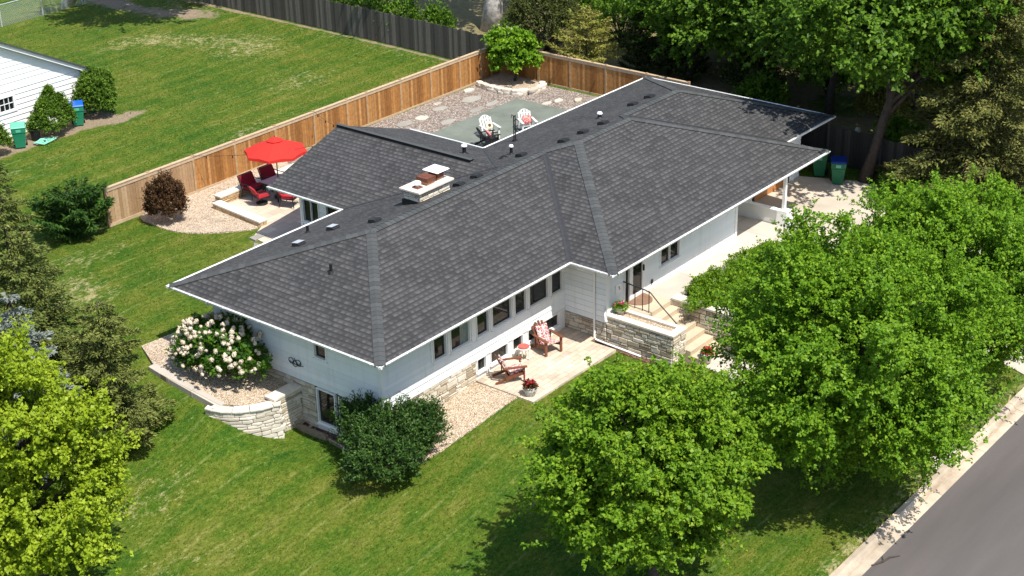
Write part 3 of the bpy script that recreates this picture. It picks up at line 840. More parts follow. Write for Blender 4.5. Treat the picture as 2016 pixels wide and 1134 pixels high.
# solid wall cores behind the siding (house interior stays dark)
# foundation walls under the siding
fnd = MB()
def wallq(p0, p1, z0, z1, o=0.0, u0=0.0, u1=None):
    p, d, n = wall_at(p0, p1); L = (Vector(p1) - Vector(p0)).length; u1 = L if u1 is None else u1
    q = lambda u, z: tuple(p + d * u + n * o + Vector((0, 0, z)))
    fnd.quad(q(u0, z0), q(u1, z0), q(u1, z1), q(u0, z1))
for args in ((wa, wb, -2.0, -.14, -.01, 0, 5.27 - O), (wb, wc, -1.3, -.25, -.01), (wh, wa, -2.1, -.14, -.01, 3.1, LB - O - 3.84)):
    fnd = MB(); wallq(*args); fnd.build("foundation", M_mortar, house)
lw = MB()
lwin = [(5.30, 5.76), (5.98, 6.88), (7.12, 7.68), (7.93, 8.56), (8.78, 9.66)]
p, d, n = wall_at(wa, wb)
lw.box(5.27, 10.03, O - .004, O + .06, -1.1, -.66); lw.box(5.27, 10.03, O - .004, O + .06, -.17, -.14)
ed = [5.27] + [v for ab in lwin for v in ab] + [10.03]
for k in range(0, len(ed), 2): lw.box(ed[k], ed[k + 1], O - .004, O + .06, -.66, -.17)
lw.build("lower_wall", M_white, house)
for k, (a, b) in enumerate(lwin): window(wa, wb, a - O, b - O, -.66, -.17, frame=.03, recess=.04)
cur = {1: (.55, .95), 3: None}
for k, (a, b) in enumerate(fw): window(wa, wb, a - O, b - O, .585, 1.98, rail=(k % 2 == 0), curtain=cur.get(k))
# flat trim between the windows, corner boards: each its own part
def trim(*a): m_ = MB(); m_.box(*a); m_.build('wall_trim', M_white, house)
for k in range(len(fw) - 1): trim(fw[k][1] + .031, fw[k + 1][0] - .031, O - .05, O + .0, .60, 1.98)
trim(3.15, 3.219, O - .05, O, .60, 1.98)
trim(O - .045, O + .09, O - .047, O, -.14, ZE - .085); trim(O - .047, O - .002, O + .002, O + .10, -.14, ZE - .085)
trim(LA + O - .047, LA + O + .09, -T + O - .047, -T + O, -.25, ZE - .085); trim(18.11, 18.247, -T + O - .05, -T + O, -.06, ZE - .085)
trim(18.202, 18.25, -T + O + .01, 1.0, -.1, ZE - .085)
trim(WX1 + O - .05, WX1 + O, WY - .78, WY - .68, -.25, ZE - .085)
trim(O + .1, LA + O - .02, O - .042, O - .002, -.175, -.142)

st = MB(); ashlar(st, wa, (5.27, O), lambda u: -1.75 + .85 * min(1, u / 3.2), -.18, 3); st.build("stone_base", M_stone, house)
st = MB(); ashlar(st, wb, wc, -1.05, -.255, 5); st.build("stone_base", M_stone, house)
st = MB(); ashlar(st, wh, (O, 3.84), lambda u: -1.85, -.145, 7); st.build("stone_base", M_stone, house)
window(wh, wa, LB - O - 3.75, LB - O - 3.18, .9, 1.9)
window(wh, wa, LB - O - 3.78, LB - O - 2.95, -1.42, -.17, recess=.04)
window(wh, wa, LB - O - 2.80, LB - O - 1.7, -1.42, -.17, recess=.04)
window(wc, wd, 13.17 - LA - O, 14.4 - LA - O, .68, 1.75, mull=1, curtain=None)
window(ww2, ww1, .12, 1.0, .62, 1.9, mull=1); window(ww2, ww1, 1.37, 3.0, .62, 1.9)
lowp = MB(); lowp.box(O - .004, O + .05, 1.05, 1.65, -1.9, -.14); lowp.box(O - .004, O + .05, 1.65, 3.85, -1.9, -1.47); lowp.build("lower_side_wall", M_white, house)
# front door with sidelight and storm door
dr = MB()
yy = -T + O
dr.box(11.0, 11.05, yy - .05, yy + .08, .1, 2.0); dr.box(11.30, 11.38, yy - .05, yy + .08, .1, 2.0); dr.box(12.16, 12.22, yy - .05, yy + .08, .1, 2.0); dr.box(11.05, 12.16, yy - .05, yy + .08, 1.95, 2.0)
dr.box(11.38, 11.50, yy - .045, yy, .1, 1.95); dr.box(12.06, 12.16, yy - .045, yy, .1, 1.95); dr.box(11.50, 12.06, yy - .045, yy, .1, .24); dr.box(11.5, 12.06, yy - .045, yy, 1.84, 1.95)
door = dr.build("door", M_white, house)
g = MB(); g.quad((11.05, yy + .03, .1), (11.30, yy + .03, .1), (11.30, yy + .03, 1.95), (11.05, yy + .03, 1.95)); g.build("sidelight", M_glass, door)
g = MB(); g.quad((11.5, yy - .01, .24), (12.06, yy - .01, .24), (12.06, yy - .01, 1.84), (11.5, yy - .01, 1.84)); g.build("pane", M_glass, door)
g = MB(); g.box(12.085, 12.115, yy - .10, yy - .045, .98, 1.2); g.build("handle", M_dark, door)
# garage door, recess, posts
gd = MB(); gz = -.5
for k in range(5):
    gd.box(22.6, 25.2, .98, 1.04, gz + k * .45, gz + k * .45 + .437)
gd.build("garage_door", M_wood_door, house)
g = MB(); g.box(22.46, 22.598, .955, 1.05, -.5, 1.88); g.box(25.202, 25.34, .955, 1.05, -.5, 1.88); g.box(22.598, 25.202, .955, 1.05, 1.752, 1.88); g.build("garage_door_frame", M_dark, house)
g = MB(); g.box(18.42, 19.3, .985, .995, -.1, 1.95); g.build("side_door", M_dark, house)
g = MB(); g.box(19.35, 19.5, .94, .998, -.1, ZE - .085); g.box(18.25, 18.41, .94, .998, -.1, ZE - .085); g.build("side_door_frame", M_white, house)
g = MB(); g.box(20.58, 20.70, -1.52, -1.40, .56, ZE - .085); g.build("porch_post", M_white, house)
# plaque, lamp, meter
g = MB(); g.box(10.50, 10.82, yy - .055, yy - .025, .68, 1.0); pl = g.build("house_plaque", M_white, house, label="white square plaque with two dark marks beside the front door")
for a_ in ((10.64, 10.70, .86, .90), (10.66, 10.73, .79, .82)): g = MB(); g.box(a_[0], a_[1], yy - .062, yy - .056, a_[2], a_[3]); g.build("plaque_mark", M_dark, pl)
g = MB(); g.box(12.62, 12.70, yy - .07, yy - .025, .28, .42); g.build("outlet_box", M_dark, house)
# metal wall ornament on the left wall
g = MB()
for k in range(3):
    c = (4.46 + k * .16, .47 - (k % 2) * .07); g.tube([(O - .05, c[0] + .11 * math.cos(a), c[1] + .10 * math.sin(a)) for a in [i * PI / 7 for i in range(15)]], .012, 5)
for a in (.3, 1.3, 2.3, 2.9): g.bar((O - .05, 4.46, .36), (O - .05, 4.46 + .36 * math.cos(a) * .9 + .1, .36 + .24 * math.sin(a)), .015, .015)
g.build("wall_ornament", M_dark, house)
# downspouts
def spout(pts, w=.075, h=.055):
    m = MB(); m.tube(pts, w / 2, 8); return m.build("downspout", M_white, house, smooth=True)
xs = LA + O - .06
spout([(LA + .0, -.28, ZE - .12), (LA + .1, -.30, ZE - .22), (xs - .3, -.34, ZE - .36), (xs, -.35, ZE - .5), (xs, -.35, -.85), (xs - .02, -.42, -.93), (xs - .02, -.6, -.95), (xs - .05, -2.3, -.99)])
spout([(xs, -.78, .32), (xs, -.80, -.05), (xs - .02, -.83, -.12), (xs - .02, -.9, -.12)])
spout([(.02, 7.6, ZE - .12), (.1, 7.6, ZE - .24), (O - .2, 7.7, ZE - .38), (O - .05, 7.72, ZE - .5), (O - .05, 7.72, -.2)])
# lamp post? exterior wall light under the wing
# ---- chimney
ch = MB(); ch.box(7.72, 9.28, 5.32, 6.02, 3.0, 3.77); chim = ch.build("chimney", M_mortar, house)
st = MB(); lsx = (.25, .7); hsx = (.07, .1, .12)
ashlar(st, (7.72, 5.32), (9.28, 5.32), 3.44, 3.77, 21, ls=lsx, hs=hsx); ashlar(st, (7.72, 6.02), (7.72, 5.32), 3.44, 3.77, 22, ls=lsx, hs=hsx); ashlar(st, (9.28, 5.32), (9.28, 6.02), 3.3, 3.77, 23, ls=lsx, hs=hsx); ashlar(st, (9.28, 6.02), (7.72, 6.02), 3.2, 3.77, 24, ls=lsx, hs=hsx)
st.build("chimney_stone", M_stone, chim)
ch = MB(); ch.box(7.60, 9.40, 5.20, 6.14, 3.77, 3.84); ch.build("chimney_cap", M_capstone, chim, bevel=.012)
ch = MB(); ch.box(7.66, 9.34, 5.255, 6.08, 3.05, 3.43); ch.build("chimney_flashing", M_dark, chim)
M_clay = plain("clay", (0.42, 0.22, 0.12), .8)
for b_ in ((8.30, 8.62, 5.45, 5.85, 3.842, 3.93), (8.86, 9.14, 5.50, 5.84, 3.842, 3.93)): ch = MB(); ch.box(*b_); ch.build("flue_tile", M_clay, chim)
ch = MB(); ch.box(8.24, 8.68, 5.40, 5.92, 3.96, 4.10); ch.box(8.30, 8.62, 5.46, 5.86, 3.93, 3.96); ch.build("flue_cover", M_rust, chim)
ch = MB(); ch.box(8.84, 9.16, 5.46, 5.88, 3.93, 4.14); ch.build("flue_screen", M_rust, chim)
ch = MB(); ch.hexa([(8.68, 5.32, 4.18), (9.32, 5.32, 4.18), (9.32, 6.02, 4.18), (8.68, 6.02, 4.18), (8.72, 5.36, 4.215), (9.28, 5.36, 4.215), (9.28, 5.98, 4.215), (8.72, 5.98, 4.215)]); ch.build("rain_cap", M_bright, chim)
ch = MB(); ch.lathe([(.07, 3.84), (.07, 3.98), (.13, 3.98), (.13, 4.03), (.10, 4.06), (.01, 4.07)], (7.98, 5.62, 0), 16); ch.build("vent_cap", M_bright, chim)
ch = MB(); ch.hexa([(7.83, 5.47, 3.842), (8.13, 5.47, 3.842), (8.13, 5.77, 3.842), (7.83, 5.77, 3.842), (7.9, 5.54, 3.90), (8.06, 5.54, 3.90), (8.06, 5.70, 3.90), (7.9, 5.70, 3.90)]); ch.build("vent_flange", M_rust, chim)
# ---- roof vents and pipes (on the back slope)
def rz(x, y): return ZE + P * (LB - y)
def box_vent(x, y, white=False):
    m = MB(); z = rz(x, y); w = .17
    m.hexa([(x - w, y - .2, z + P * .2 + .02), (x + w, y - .2, z + P * .2 + .02), (x + w, y + .17, z - P * .17 + .02), (x - w, y + .17, z - P * .17 + .02),
            (x - w * .9, y - .10, z + P * .1 + .10), (x + w * .9, y - .10, z + P * .1 + .10), (x + w * .9, y + .15, z - P * .1 + .11), (x - w * .9, y + .15, z - P * .1 + .11)])
    m.box(x - w * 1.25, x + w * 1.25, y - .01, y, z - .0, z + .02)
    if white:
        tp = MB(); e = .012
        tp.hexa([(x - w * .9, y - .10, z + P * .1 + .101), (x + w * .9, y - .10, z + P * .1 + .101), (x + w * .9, y + .15, z - P * .1 + .111), (x - w * .9, y + .15, z - P * .1 + .111), (x - w * .95, y - .12, z + P * .1 + .118), (x + w * .95, y - .12, z + P * .1 + .118), (x + w * .95, y + .17, z - P * .1 + .128), (x - w * .95, y + .17, z - P * .1 + .128)])
        vo = m.build("roof_vent", M_dark, house, label="roof vent with pale metal hood near the left end of the ridge"); tp.build("hood", M_galv, vo); return
    m.build("roof_vent", M_bright if white else M_black, house, label="white hooded roof vent near the left end of the ridge" if white else None)
for (x, y) in ((13.42, 5.46), (15.03, 4.75), (16.2, 4.72), (17.46, 4.7), (20.57, 5.5), (21.73, 5.5), (10.71, 5.32), (9.75, 5.3), (5.78, 5.58)): box_vent(x, y)
for (x, y) in ((3.62, 6.99), (5.31, 7.1)): box_vent(x, y, True)
def pipe(x, y, z, r=.05, h=.32, cap=None, mat=None):
    m = MB(); m.lathe([(r * 2.3, -.03), (r * 1.3, .05), (r, .06), (r, h), (r * .7, h)], (x, y, z), 12); o = m.build("vent_pipe", mat or M_black, house, smooth=False)
    if cap:
        m = MB(); m.lathe([(r * 1.5, h - .02), (r * 1.6, h + .01), (r * 1.2, h + .06), (.005, h + .08)], (x, y, z), 12); m.build("pipe_cap", M_bright, o)
pipe(5.14, 8.17, rz(0, 8.17), .05, .25); pipe(14.0, 6.4, rz(0, 6.4), .055, .3, True); pipe(18.8, 5.83, rz(0, 5.83), .07, .18, True); pipe(13.25, 8.06, 2.97, .075, .3, True)
pipe(2.56, 4.44, ZE + P * 2.56, .05, .3); pipe(13.5, 6.35, rz(0, 6.35), .09, .07)
m = MB()
mx, my = 16.43, 8.2; mz = rz(0, 8.2)
for dx in (-.05, .05): m.tube([(mx + dx, my, mz - .02), (mx + dx, my, mz + 1.05)], .022, 6)
for k in range(6): m.bar((mx - .05, my, mz + .12 + k * .17), (mx + .05, my, mz + .2 + k * .17), .015, .015)
m.box(mx - .09, mx + .09, my - .05, my + .05, mz - .03, mz + .06); m.tube([(mx - .05, my, mz + 1.05), (mx - .16, my, mz + 1.13), (mx - .2, my, mz + 1.0)], .015, 6); m.tube([(mx + .05, my, mz + .9), (mx + .2, my, mz + .8)], .015, 6)
m.build("service_mast", M_dark, house)

# ================================================================ walls, steps, planter
def stone_wall(name, label, pts, zb, zt, th, capth, seed, loc_group=None, caps=True, sides=(0, 1, 2, 3)):
    """straight low wall along pts[0]->pts[1] with blocks on all faces and a cap slab"""
    a = Vector(pts[0]); b = Vector(pts[1]); d = (b - a).normalized(); n = Vector((d.y, -d.x))
    c = [a, b, b - n * th, a - n * th]
    t = thing(name, label, "wall", (0, 0, 0), 0, loc_group)
    core = MB(); core.prism([tuple(v) for v in c], zb - .3, zt - capth); core.build("core", M_mortar, t)
    sm = MB()
    for k in sides: ashlar(sm, tuple(c[k]), tuple(c[(k + 1) % 4]), zb, zt - capth, seed + k)
    sm.build("stone_face", M_stone, t)
    if caps:
        cm = MB(); L = (b - a).length; m = max(1, round(L / 1.0)); e = .045
        for k in range(m):
            p = a - d * e + d * (L + 2 * e) * k / m; q2 = a - d * e + d * ((L + 2 * e) * (k + 1) / m - .008)
            cm.prism([tuple(p + n * e), tuple(q2 + n * e), tuple(q2 - n * (th + e)), tuple(p - n * (th + e))], zt - capth, zt)
        cm.build("cap_slab", M_capstone, t, bevel=.012)
    return t
# planter beside the steps
pt = thing("stone_planter", "limestone planter box with pale cap beside the entry steps", "planter", (10.05, -.85, -1.1))
def rel(mb, o): return [tuple(Vector(v) - Vector(o)) for v in mb.v]
PX0, PX1, PY0, PY1 = 10.045, 10.80, -3.47, -.835
core = MB()
core.box(PX0, PX0 + .2, PY0, PY1, -1.5, .0); core.box(PX1 - .14, PX1, PY0, PY1, -1.5, .0); core.box(PX0 + .2, PX1 - .14, PY0, PY0 + .2, -1.5, .0); core.box(PX0 + .2, PX1 - .14, PY0 + .2, PY1, -1.5, -.04)
def build_rel(mb, name, mat, t, **kw):
    mb.v = rel(mb, t.location); return mb.build(name, mat, t, **kw)
build_rel(core, "core", M_mortar, pt)
sm = MB(); ashlar(sm, (PX0, PY1), (PX0, PY0), -1.25, .005, 31); ashlar(sm, (PX0, PY0), (PX1, PY0), -1.25, .005, 32); ashlar(sm, (PX1, PY0), (PX1, PY1), -1.25, .005, 33)
build_rel(sm, "stone_face", M_stone, pt)
cm = MB(); e = .05
for k in range(3):
    y0 = PY0 - e + (PY1 - PY0 + e) * k / 3; y1 = PY0 - e + (PY1 - PY0 + e) * (k + 1) / 3 - .008
    cm.box(PX0 - e, PX0 + .24, y0, y1, .005, .085); cm.box(PX1 - .17, PX1 + .03, y0, y1, .005, .085)
cm.box(PX0 + .245, PX1 - .175, PY0 - e, PY0 + .24, .005, .085)
build_rel(cm, "cap_slab", M_capstone, pt, bevel=.012)
gm_ = MB(); gm_.quad((PX0 + .2, PY0 + .2, .0), (PX1 - .14, PY0 + .2, .0), (PX1 - .14, PY1, .0), (PX0 + .2, PY1, .0)); build_rel(gm_, "gravel_fill", M_gravel, pt)
# steps
sp = thing("entry_steps", "tan concrete steps rising from the walk to the front door", "steps", (11.5, -3, -1.1))
m = MB(); nst = 7; ztop = .10; rise = (ztop + 1.1) / nst
m.box(10.83, 12.24, -1.95, -.825, -1.3, ztop)
for k in range(1, nst):
    m.box(10.83, 12.24, -1.95 - .345 * k, -1.95 - .345 * (k - 1), -1.4, ztop - rise * k)
build_rel(m, "treads", M_step, sp, bevel=.012)
stone_wall("stone_retaining_wall", "low limestone wall with pale cap along the right side of the steps", [(12.26, -1.98), (12.26, -4.3)], -1.15, .2, .34, .085, 41)
# iron railing
rl = thing("iron_railing", "black iron handrail on the planter side of the entry steps", "railing", (10.93, -1.5, .1))
m = MB()
for y in (-1.03, -1.32, -1.63, -1.89): m.bar((10.97, y, .085), (10.97, y, .92 if y > -1.4 else .90), .022, .022)
build_rel(m, "baluster", M_dark, rl)
m = MB(); m.tube([(10.97, -.62, 1.0), (10.97, -.9, .96), (10.97, -1.32, .92), (10.97, -1.7, .90), (10.97, -1.95, .85), (10.97, -2.3, .55), (10.97, -3.0, .02), (10.97, -3.1, -.06)], .022, 8); build_rel(m, "handrail", M_dark, rl)
# door mat
m = MB(); m.prism([(11.62 + .52 * math.cos(a), -.86 - .66 * math.sin(a)) for a in [i * PI / 16 for i in range(17)]][::-1], .102, .122)
m.build("doormat", plain("coir_mat", (0.22, 0.13, 0.085), .95, .3, 30, bump=.6), label="half round brown doormat at the front door", cat="doormat")
# parapet with porch pier
t = thing("parapet_wall", "low white rendered wall with pier at the edge of the driveway", "wall", (20.5, 0, 0))
m = MB(); m.box(20.44, 20.60, -1.30, .99, -.7, .50); build_rel(m, "wall_panel", M_white, t)
m = MB(); m.box(20.40, 20.64, -1.30, .99, .50, .545); build_rel(m, "coping", M_white, t)
m = MB(); m.hexa([(20.30, -1.85, -.7), (20.86, -1.85, -.7), (20.86, -1.301, -.7), (20.30, -1.301, -.7), (20.40, -1.72, .56), (20.78, -1.72, .56), (20.78, -1.301, .56), (20.40, -1.301, .56)]); build_rel(m, "pier", M_white, t)
# left retaining bed: gravel, kerb, ashlar pier, stacked stones
def zbed(x, y): return -.52 + .36 * min(1, max(0, (y - 5.0) / 5.0)) + .05 * max(0, min(1, (x + 1.4) / 2.3))
drape("raised_gravel_bed", [(-1.28, 5.75), (-1.15, 9.1), (-.6, 10.4), (.92, 10.2), (.92, 4.72), (-.1, 4.75), (-.9, 5.1)], M_gravel, 0.02, 0.5, zf=zbed)
kb2 = thing("bed_kerb", "straight pale concrete edging along the raised gravel bed", "kerb", (-1.4, 7, -.5))
m = MB()
ks = [(-1.49, 5.66), (-1.46, 6.9), (-1.42, 8.05), (-1.35, 9.15)]
for (a, b) in zip(ks[:-1], ks[1:]):
    za, zb_ = zbed(*a) + .05, zbed(*b) + .05
    y1 = b[1] - .012
    m.hexa([(a[0], a[1], -1.3), (a[0] + .30, a[1], -1.3), (b[0] + .30, y1, -1.3), (b[0], y1, -1.3), (a[0], a[1], za), (a[0] + .30, a[1], za), (b[0] + .30, y1, zb_), (b[0], y1, zb_)])
build_rel(m, "kerb_block", M_walk, kb2, bevel=.015)
t = stone_wall("stone_pier_wall", "square cut limestone pier with flat cap against the left house wall", [(-.22, 4.48), (.90, 4.48)], -1.95, -.33, .36, .09, 51, sides=(0, 2, 3))
def rubble(name, label, path, courses, seed, hgt=(.13, .2), depth=.34, batter=.06, cap=True):
    """dry stacked wall of irregular flat stones along a path of (x, y, zbottom, ztop)"""
    rr = random.Random(seed); t = thing(name, label, "wall", (path[0][0], path[0][1], path[0][2]))
    m = MB()
    P_ = [Vector(p[:2]) for p in path]; Ls = [0]
    for a, b in zip(P_[:-1], P_[1:]): Ls.append(Ls[-1] + (b - a).length)
    def at(u):
        u = max(0, min(Ls[-1] - 1e-4, u))
        for k in range(len(Ls) - 1):
            if u <= Ls[k + 1]:
                f = (u - Ls[k]) / (Ls[k + 1] - Ls[k]); p = P_[k].lerp(P_[k + 1], f); d = (P_[k + 1] - P_[k]).normalized()
                return p, d, path[k][2] * (1 - f) + path[k + 1][2] * f, path[k][3] * (1 - f) + path[k + 1][3] * f
    for c in range(courses):
        u = -rr.uniform(0, .25)
        while u < Ls[-1]:
            l = rr.uniform(.30, .80); um = u + l / 2
            if um > Ls[-1]: break
            p, d, zb_, zt_ = at(um); n = Vector((d.y, -d.x)); hh = (zt_ - zb_) / courses
            z0 = zb_ + hh * c; z1 = z0 + hh * .94
            cx = p - n * (depth / 2 + batter * c + rr.uniform(-.03, .03))
            ring = []
            nn = 12
            for i in range(nn):
                a = 2 * PI * i / nn; ca, sa = math.cos(a), math.sin(a)
                s = (abs(ca) ** 9 + abs(sa) ** 9) ** (-1 / 9) * rr.uniform(.88, 1.04)
                ring.append((d * ca * l * .49 * s) + (n * sa * depth * .5 * s))
            i0 = len(m.v)
            for zz, sc in ((z0, .97), (z0 + (z1 - z0) * .2, 1.0), (z0 + (z1 - z0) * .85, 1.0), (z1, .96)):
                for r in ring:
                    q2 = cx + r * sc; m.v.append((q2.x, q2.y, zz + rr.uniform(-.01, .01)))
            for k in range(3):
                for i in range(nn): m.f.append((i0 + k * nn + i, i0 + k * nn + (i + 1) % nn, i0 + (k + 1) * nn + (i + 1) % nn, i0 + (k + 1) * nn + i))
            m.f.append(tuple(i0 + 3 * nn + i for i in range(nn))); m.f.append(tuple(i0 + i for i in reversed(range(nn))))
            u += l + .012
    build_rel(m, "stacked_stones", M_rubble, t)
    return t
M_rubble = island("pale_rubble", [(0.0, (0.50, 0.44, 0.35)), (0.5, (0.66, 0.60, 0.50)), (1.0, (0.74, 0.68, 0.58))], 0.85, 0.6, 9.0, 0.25)
t = thing("stacked_stone_wall", "curved dry stacked pale stone wall holding up the raised gravel bed", "wall", (-1.3, 5.2, -1.2))
cpath = [Vector(p_) for p_ in smooth_closed([(-1.60, 5.95), (-1.66, 5.60), (-1.42, 5.12), (-1.0, 4.72), (-.55, 4.48), (-.12, 4.40)], 5)[:26]]
cl = [0.0]
for a, b in zip(cpath[:-1], cpath[1:]): cl.append(cl[-1] + (b - a).length)
def cat(u):
    u = max(0.0, min(cl[-1] - 1e-4, u))
    k = max(q for q in range(len(cl) - 1) if cl[q] <= u); f = (u - cl[k]) / (cl[k + 1] - cl[k]); d = (cpath[min(k + 2, len(cpath) - 1)] - cpath[max(k - 1, 0)]).normalized()
    return cpath[k].lerp(cpath[k + 1], f), d
rq_ = random.Random(19); sm = MB(); core = MB()
for k in range(len(cpath) - 1):
    a, d = cat(cl[k]); b, d2 = cat(cl[k + 1]); n = Vector((d.y, -d.x)); n2 = Vector((d2.y, -d2.x))
    core.prism([tuple(a - n * .03), tuple(b - n2 * .03), tuple(b - n2 * .30), tuple(a - n * .30)], -2.1, -.52) if k < len(cpath) - 3 else None
z = -.42; c = 0
while z > -1.95:
    hgt = rq_.choice((.10, .13, .16)) if c else .085
    u = -rq_.uniform(0, .4)
    while u < cl[-1]:
        l = rq_.uniform(.25, .7) if c else rq_.uniform(.4, .75)
        a0, a1 = max(0, u) + .008, min(cl[-1], u + l) - .008; u += l
        if a1 - a0 < .07: continue
        pa, da = cat(a0); pm, dm = cat((a0 + a1) / 2); pb, db = cat(a1)
        pts = []; ou = rq_.uniform(.015, .055) + .008 * c + (.03 if c == 0 else 0)
        for (pp, dd, oo) in ((pa, da, ou + rq_.uniform(-.02, .0)), (pm, dm, ou + rq_.uniform(-.005, .03)), (pb, db, ou + rq_.uniform(-.02, .0))):
            nn_ = Vector((dd.y, -dd.x)); pts.append(pp + nn_ * oo)
        bk = .30 if c == 0 else .12
        for (pp, dd) in ((pb, db), (pm, dm), (pa, da)): nn_ = Vector((dd.y, -dd.x)); pts.append(pp - nn_ * bk)
        i0 = len(sm.v); zt1 = z - rq_.uniform(.0, .018); zb1 = z - hgt + .012
        cen = sum(pts, Vector((0, 0))) / 6
        for zz, sc in ((zb1, .97), (zb1 + .02, 1.0), (zt1 - .02, 1.0), (zt1, .96)):
            for p_ in pts: q2 = cen + (p_ - cen) * sc; sm.v.append((q2.x, q2.y, zz + rq_.uniform(-.006, .006)))
        for k in range(3):
            for e_ in range(6): sm.f.append((i0 + k * 6 + e_, i0 + k * 6 + (e_ + 1) % 6, i0 + (k + 1) * 6 + (e_ + 1) % 6, i0 + (k + 1) * 6 + e_))
        sm.f.append(tuple(i0 + 18 + e_ for e_ in range(6)))
    z -= hgt; c += 1
build_rel(core, "core", M_dkmortar, t); build_rel(sm, "stacked_stones", M_rubble, t)
t = thing("timber_edging", "weathered grey timber edging the mulch by the basement window", "edging", (.6, 3.9, -1.7))
m = MB(); m.bar((.58, 4.55, -1.66), (.60, 3.12, -1.66), .13, .22); build_rel(m, "timber", plain("grey_timber", (0.22, 0.18, 0.13), .85, .3, 12), t, bevel=.01)
m = MB(); m.bar((.60, 3.0, -1.74), (.36, 1.7, -1.72), .10, .14); m.bar((.36, 1.68, -1.72), (.28, .45, -1.70), .10, .14); build_rel(m, "timber", bpy.data.materials["grey_timber"], t, bevel=.01)
# side patio walls
M_tan = island("tan_limestone", [(0.0, (0.40, 0.25, 0.12)), (0.5, (0.52, 0.36, 0.19)), (1.0, (0.60, 0.46, 0.28))], 0.85, 0.6, 10.0, 0.3)
def tan_wall(name, label, a, b, zb, zt, th, seed):
    t = stone_wall(name, label, [a, b], zb, zt, th, .075, seed)
    for c in t.children:
        if c.name.startswith("stone_face"): c.data.materials[0] = M_tan
    return t
tan_wall("patio_wall", "tan limestone seat wall behind the patio sofa near the wooden fence", (9.42, 17.75), (15.2, 17.75), -.35, .22, .34, 71)
tan_wall("patio_wall", "short tan limestone wall between the side patio and pale gravel bed", (8.98, 17.72), (8.72, 14.75), -.35, .10, .34, 75)
# corner planter arc in the back yard
rubble("stone_planter_ring", "curved white stone ring round the small tree in the fence corner", [(27.2, 19.3, -.14, .10), (26.95, 18.5, -.14, .12), (26.9, 17.6, -.14, .12), (27.2, 16.7, -.14, .12), (27.9, 16.15, -.14, .12), (28.7, 16.2, -.14, .12), (29.3, 16.6, -.14, .12)], 2, 81, depth=.3, batter=.03)
drape("corner_bed", [(27.35, 19.4), (27.15, 18.5), (27.1, 17.6), (27.4, 16.85), (28.0, 16.4), (28.7, 16.45), (29.2, 16.75), (29.25, 19.5)], M_gravel, 0.12, 0.5)
for (x, y) in ((26.4, 19.1), (28.2, 13.9), (27.6, 14.6)):
    mm = MB(); rr = random.Random(int(x * 10)); mm.prism([(.30 * math.cos(a) * rr.uniform(.7, 1.2), .18 * math.sin(a) * rr.uniform(.7, 1.2)) for a in [i * PI / 4 for i in range(8)]], -.02, .10)
    o = mm.build("garden_stone", M_rubble, None, {26.4: "flat white stone lying at the foot of the cedar fence", 28.2: "larger white stone in the red gravel near the roof edge", 27.6: "small white stone in the red gravel beside the grey patio"}[x], "stone", bevel=.03); o.location = (x, y, hz(x, y) + .02)

# ================================================================ fences
M_cedar = island("cedar_boards", [(0.0, (0.18, 0.072, 0.018)), (0.25, (0.33, 0.14, 0.036)), (0.55, (0.46, 0.215, 0.062)), (0.85, (0.56, 0.30, 0.105)), (1.0, (0.25, 0.105, 0.033))], 0.8, 0.35, 11.0, 0.45)
M_cedar_old = island("weathered_cedar", [(0.0, (0.30, 0.18, 0.09)), (0.5, (0.42, 0.27, 0.145)), (1.0, (0.50, 0.345, 0.20))], 0.85, 0.35, 18.0, 0.3)
M_post = plain("cedar_post", (0.36, 0.235, 0.125), .8, .2, 6)
M_rail = plain("cedar_rail", (0.45, 0.33, 0.21), .8, .15, 6)
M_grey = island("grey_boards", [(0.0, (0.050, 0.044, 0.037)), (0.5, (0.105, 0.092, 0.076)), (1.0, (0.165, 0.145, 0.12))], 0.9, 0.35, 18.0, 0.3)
M_grey_shade = island("shaded_grey_boards", [(0.0, (0.022, 0.020, 0.018)), (0.5, (0.042, 0.038, 0.034)), (1.0, (0.065, 0.058, 0.051))], 0.9, 0.35, 18.0, 0.3)  # darker copy of the grey boards, tree shade put into the colour
M_greyp = plain("grey_post", (0.08, 0.072, 0.062), .9, .2, 6)
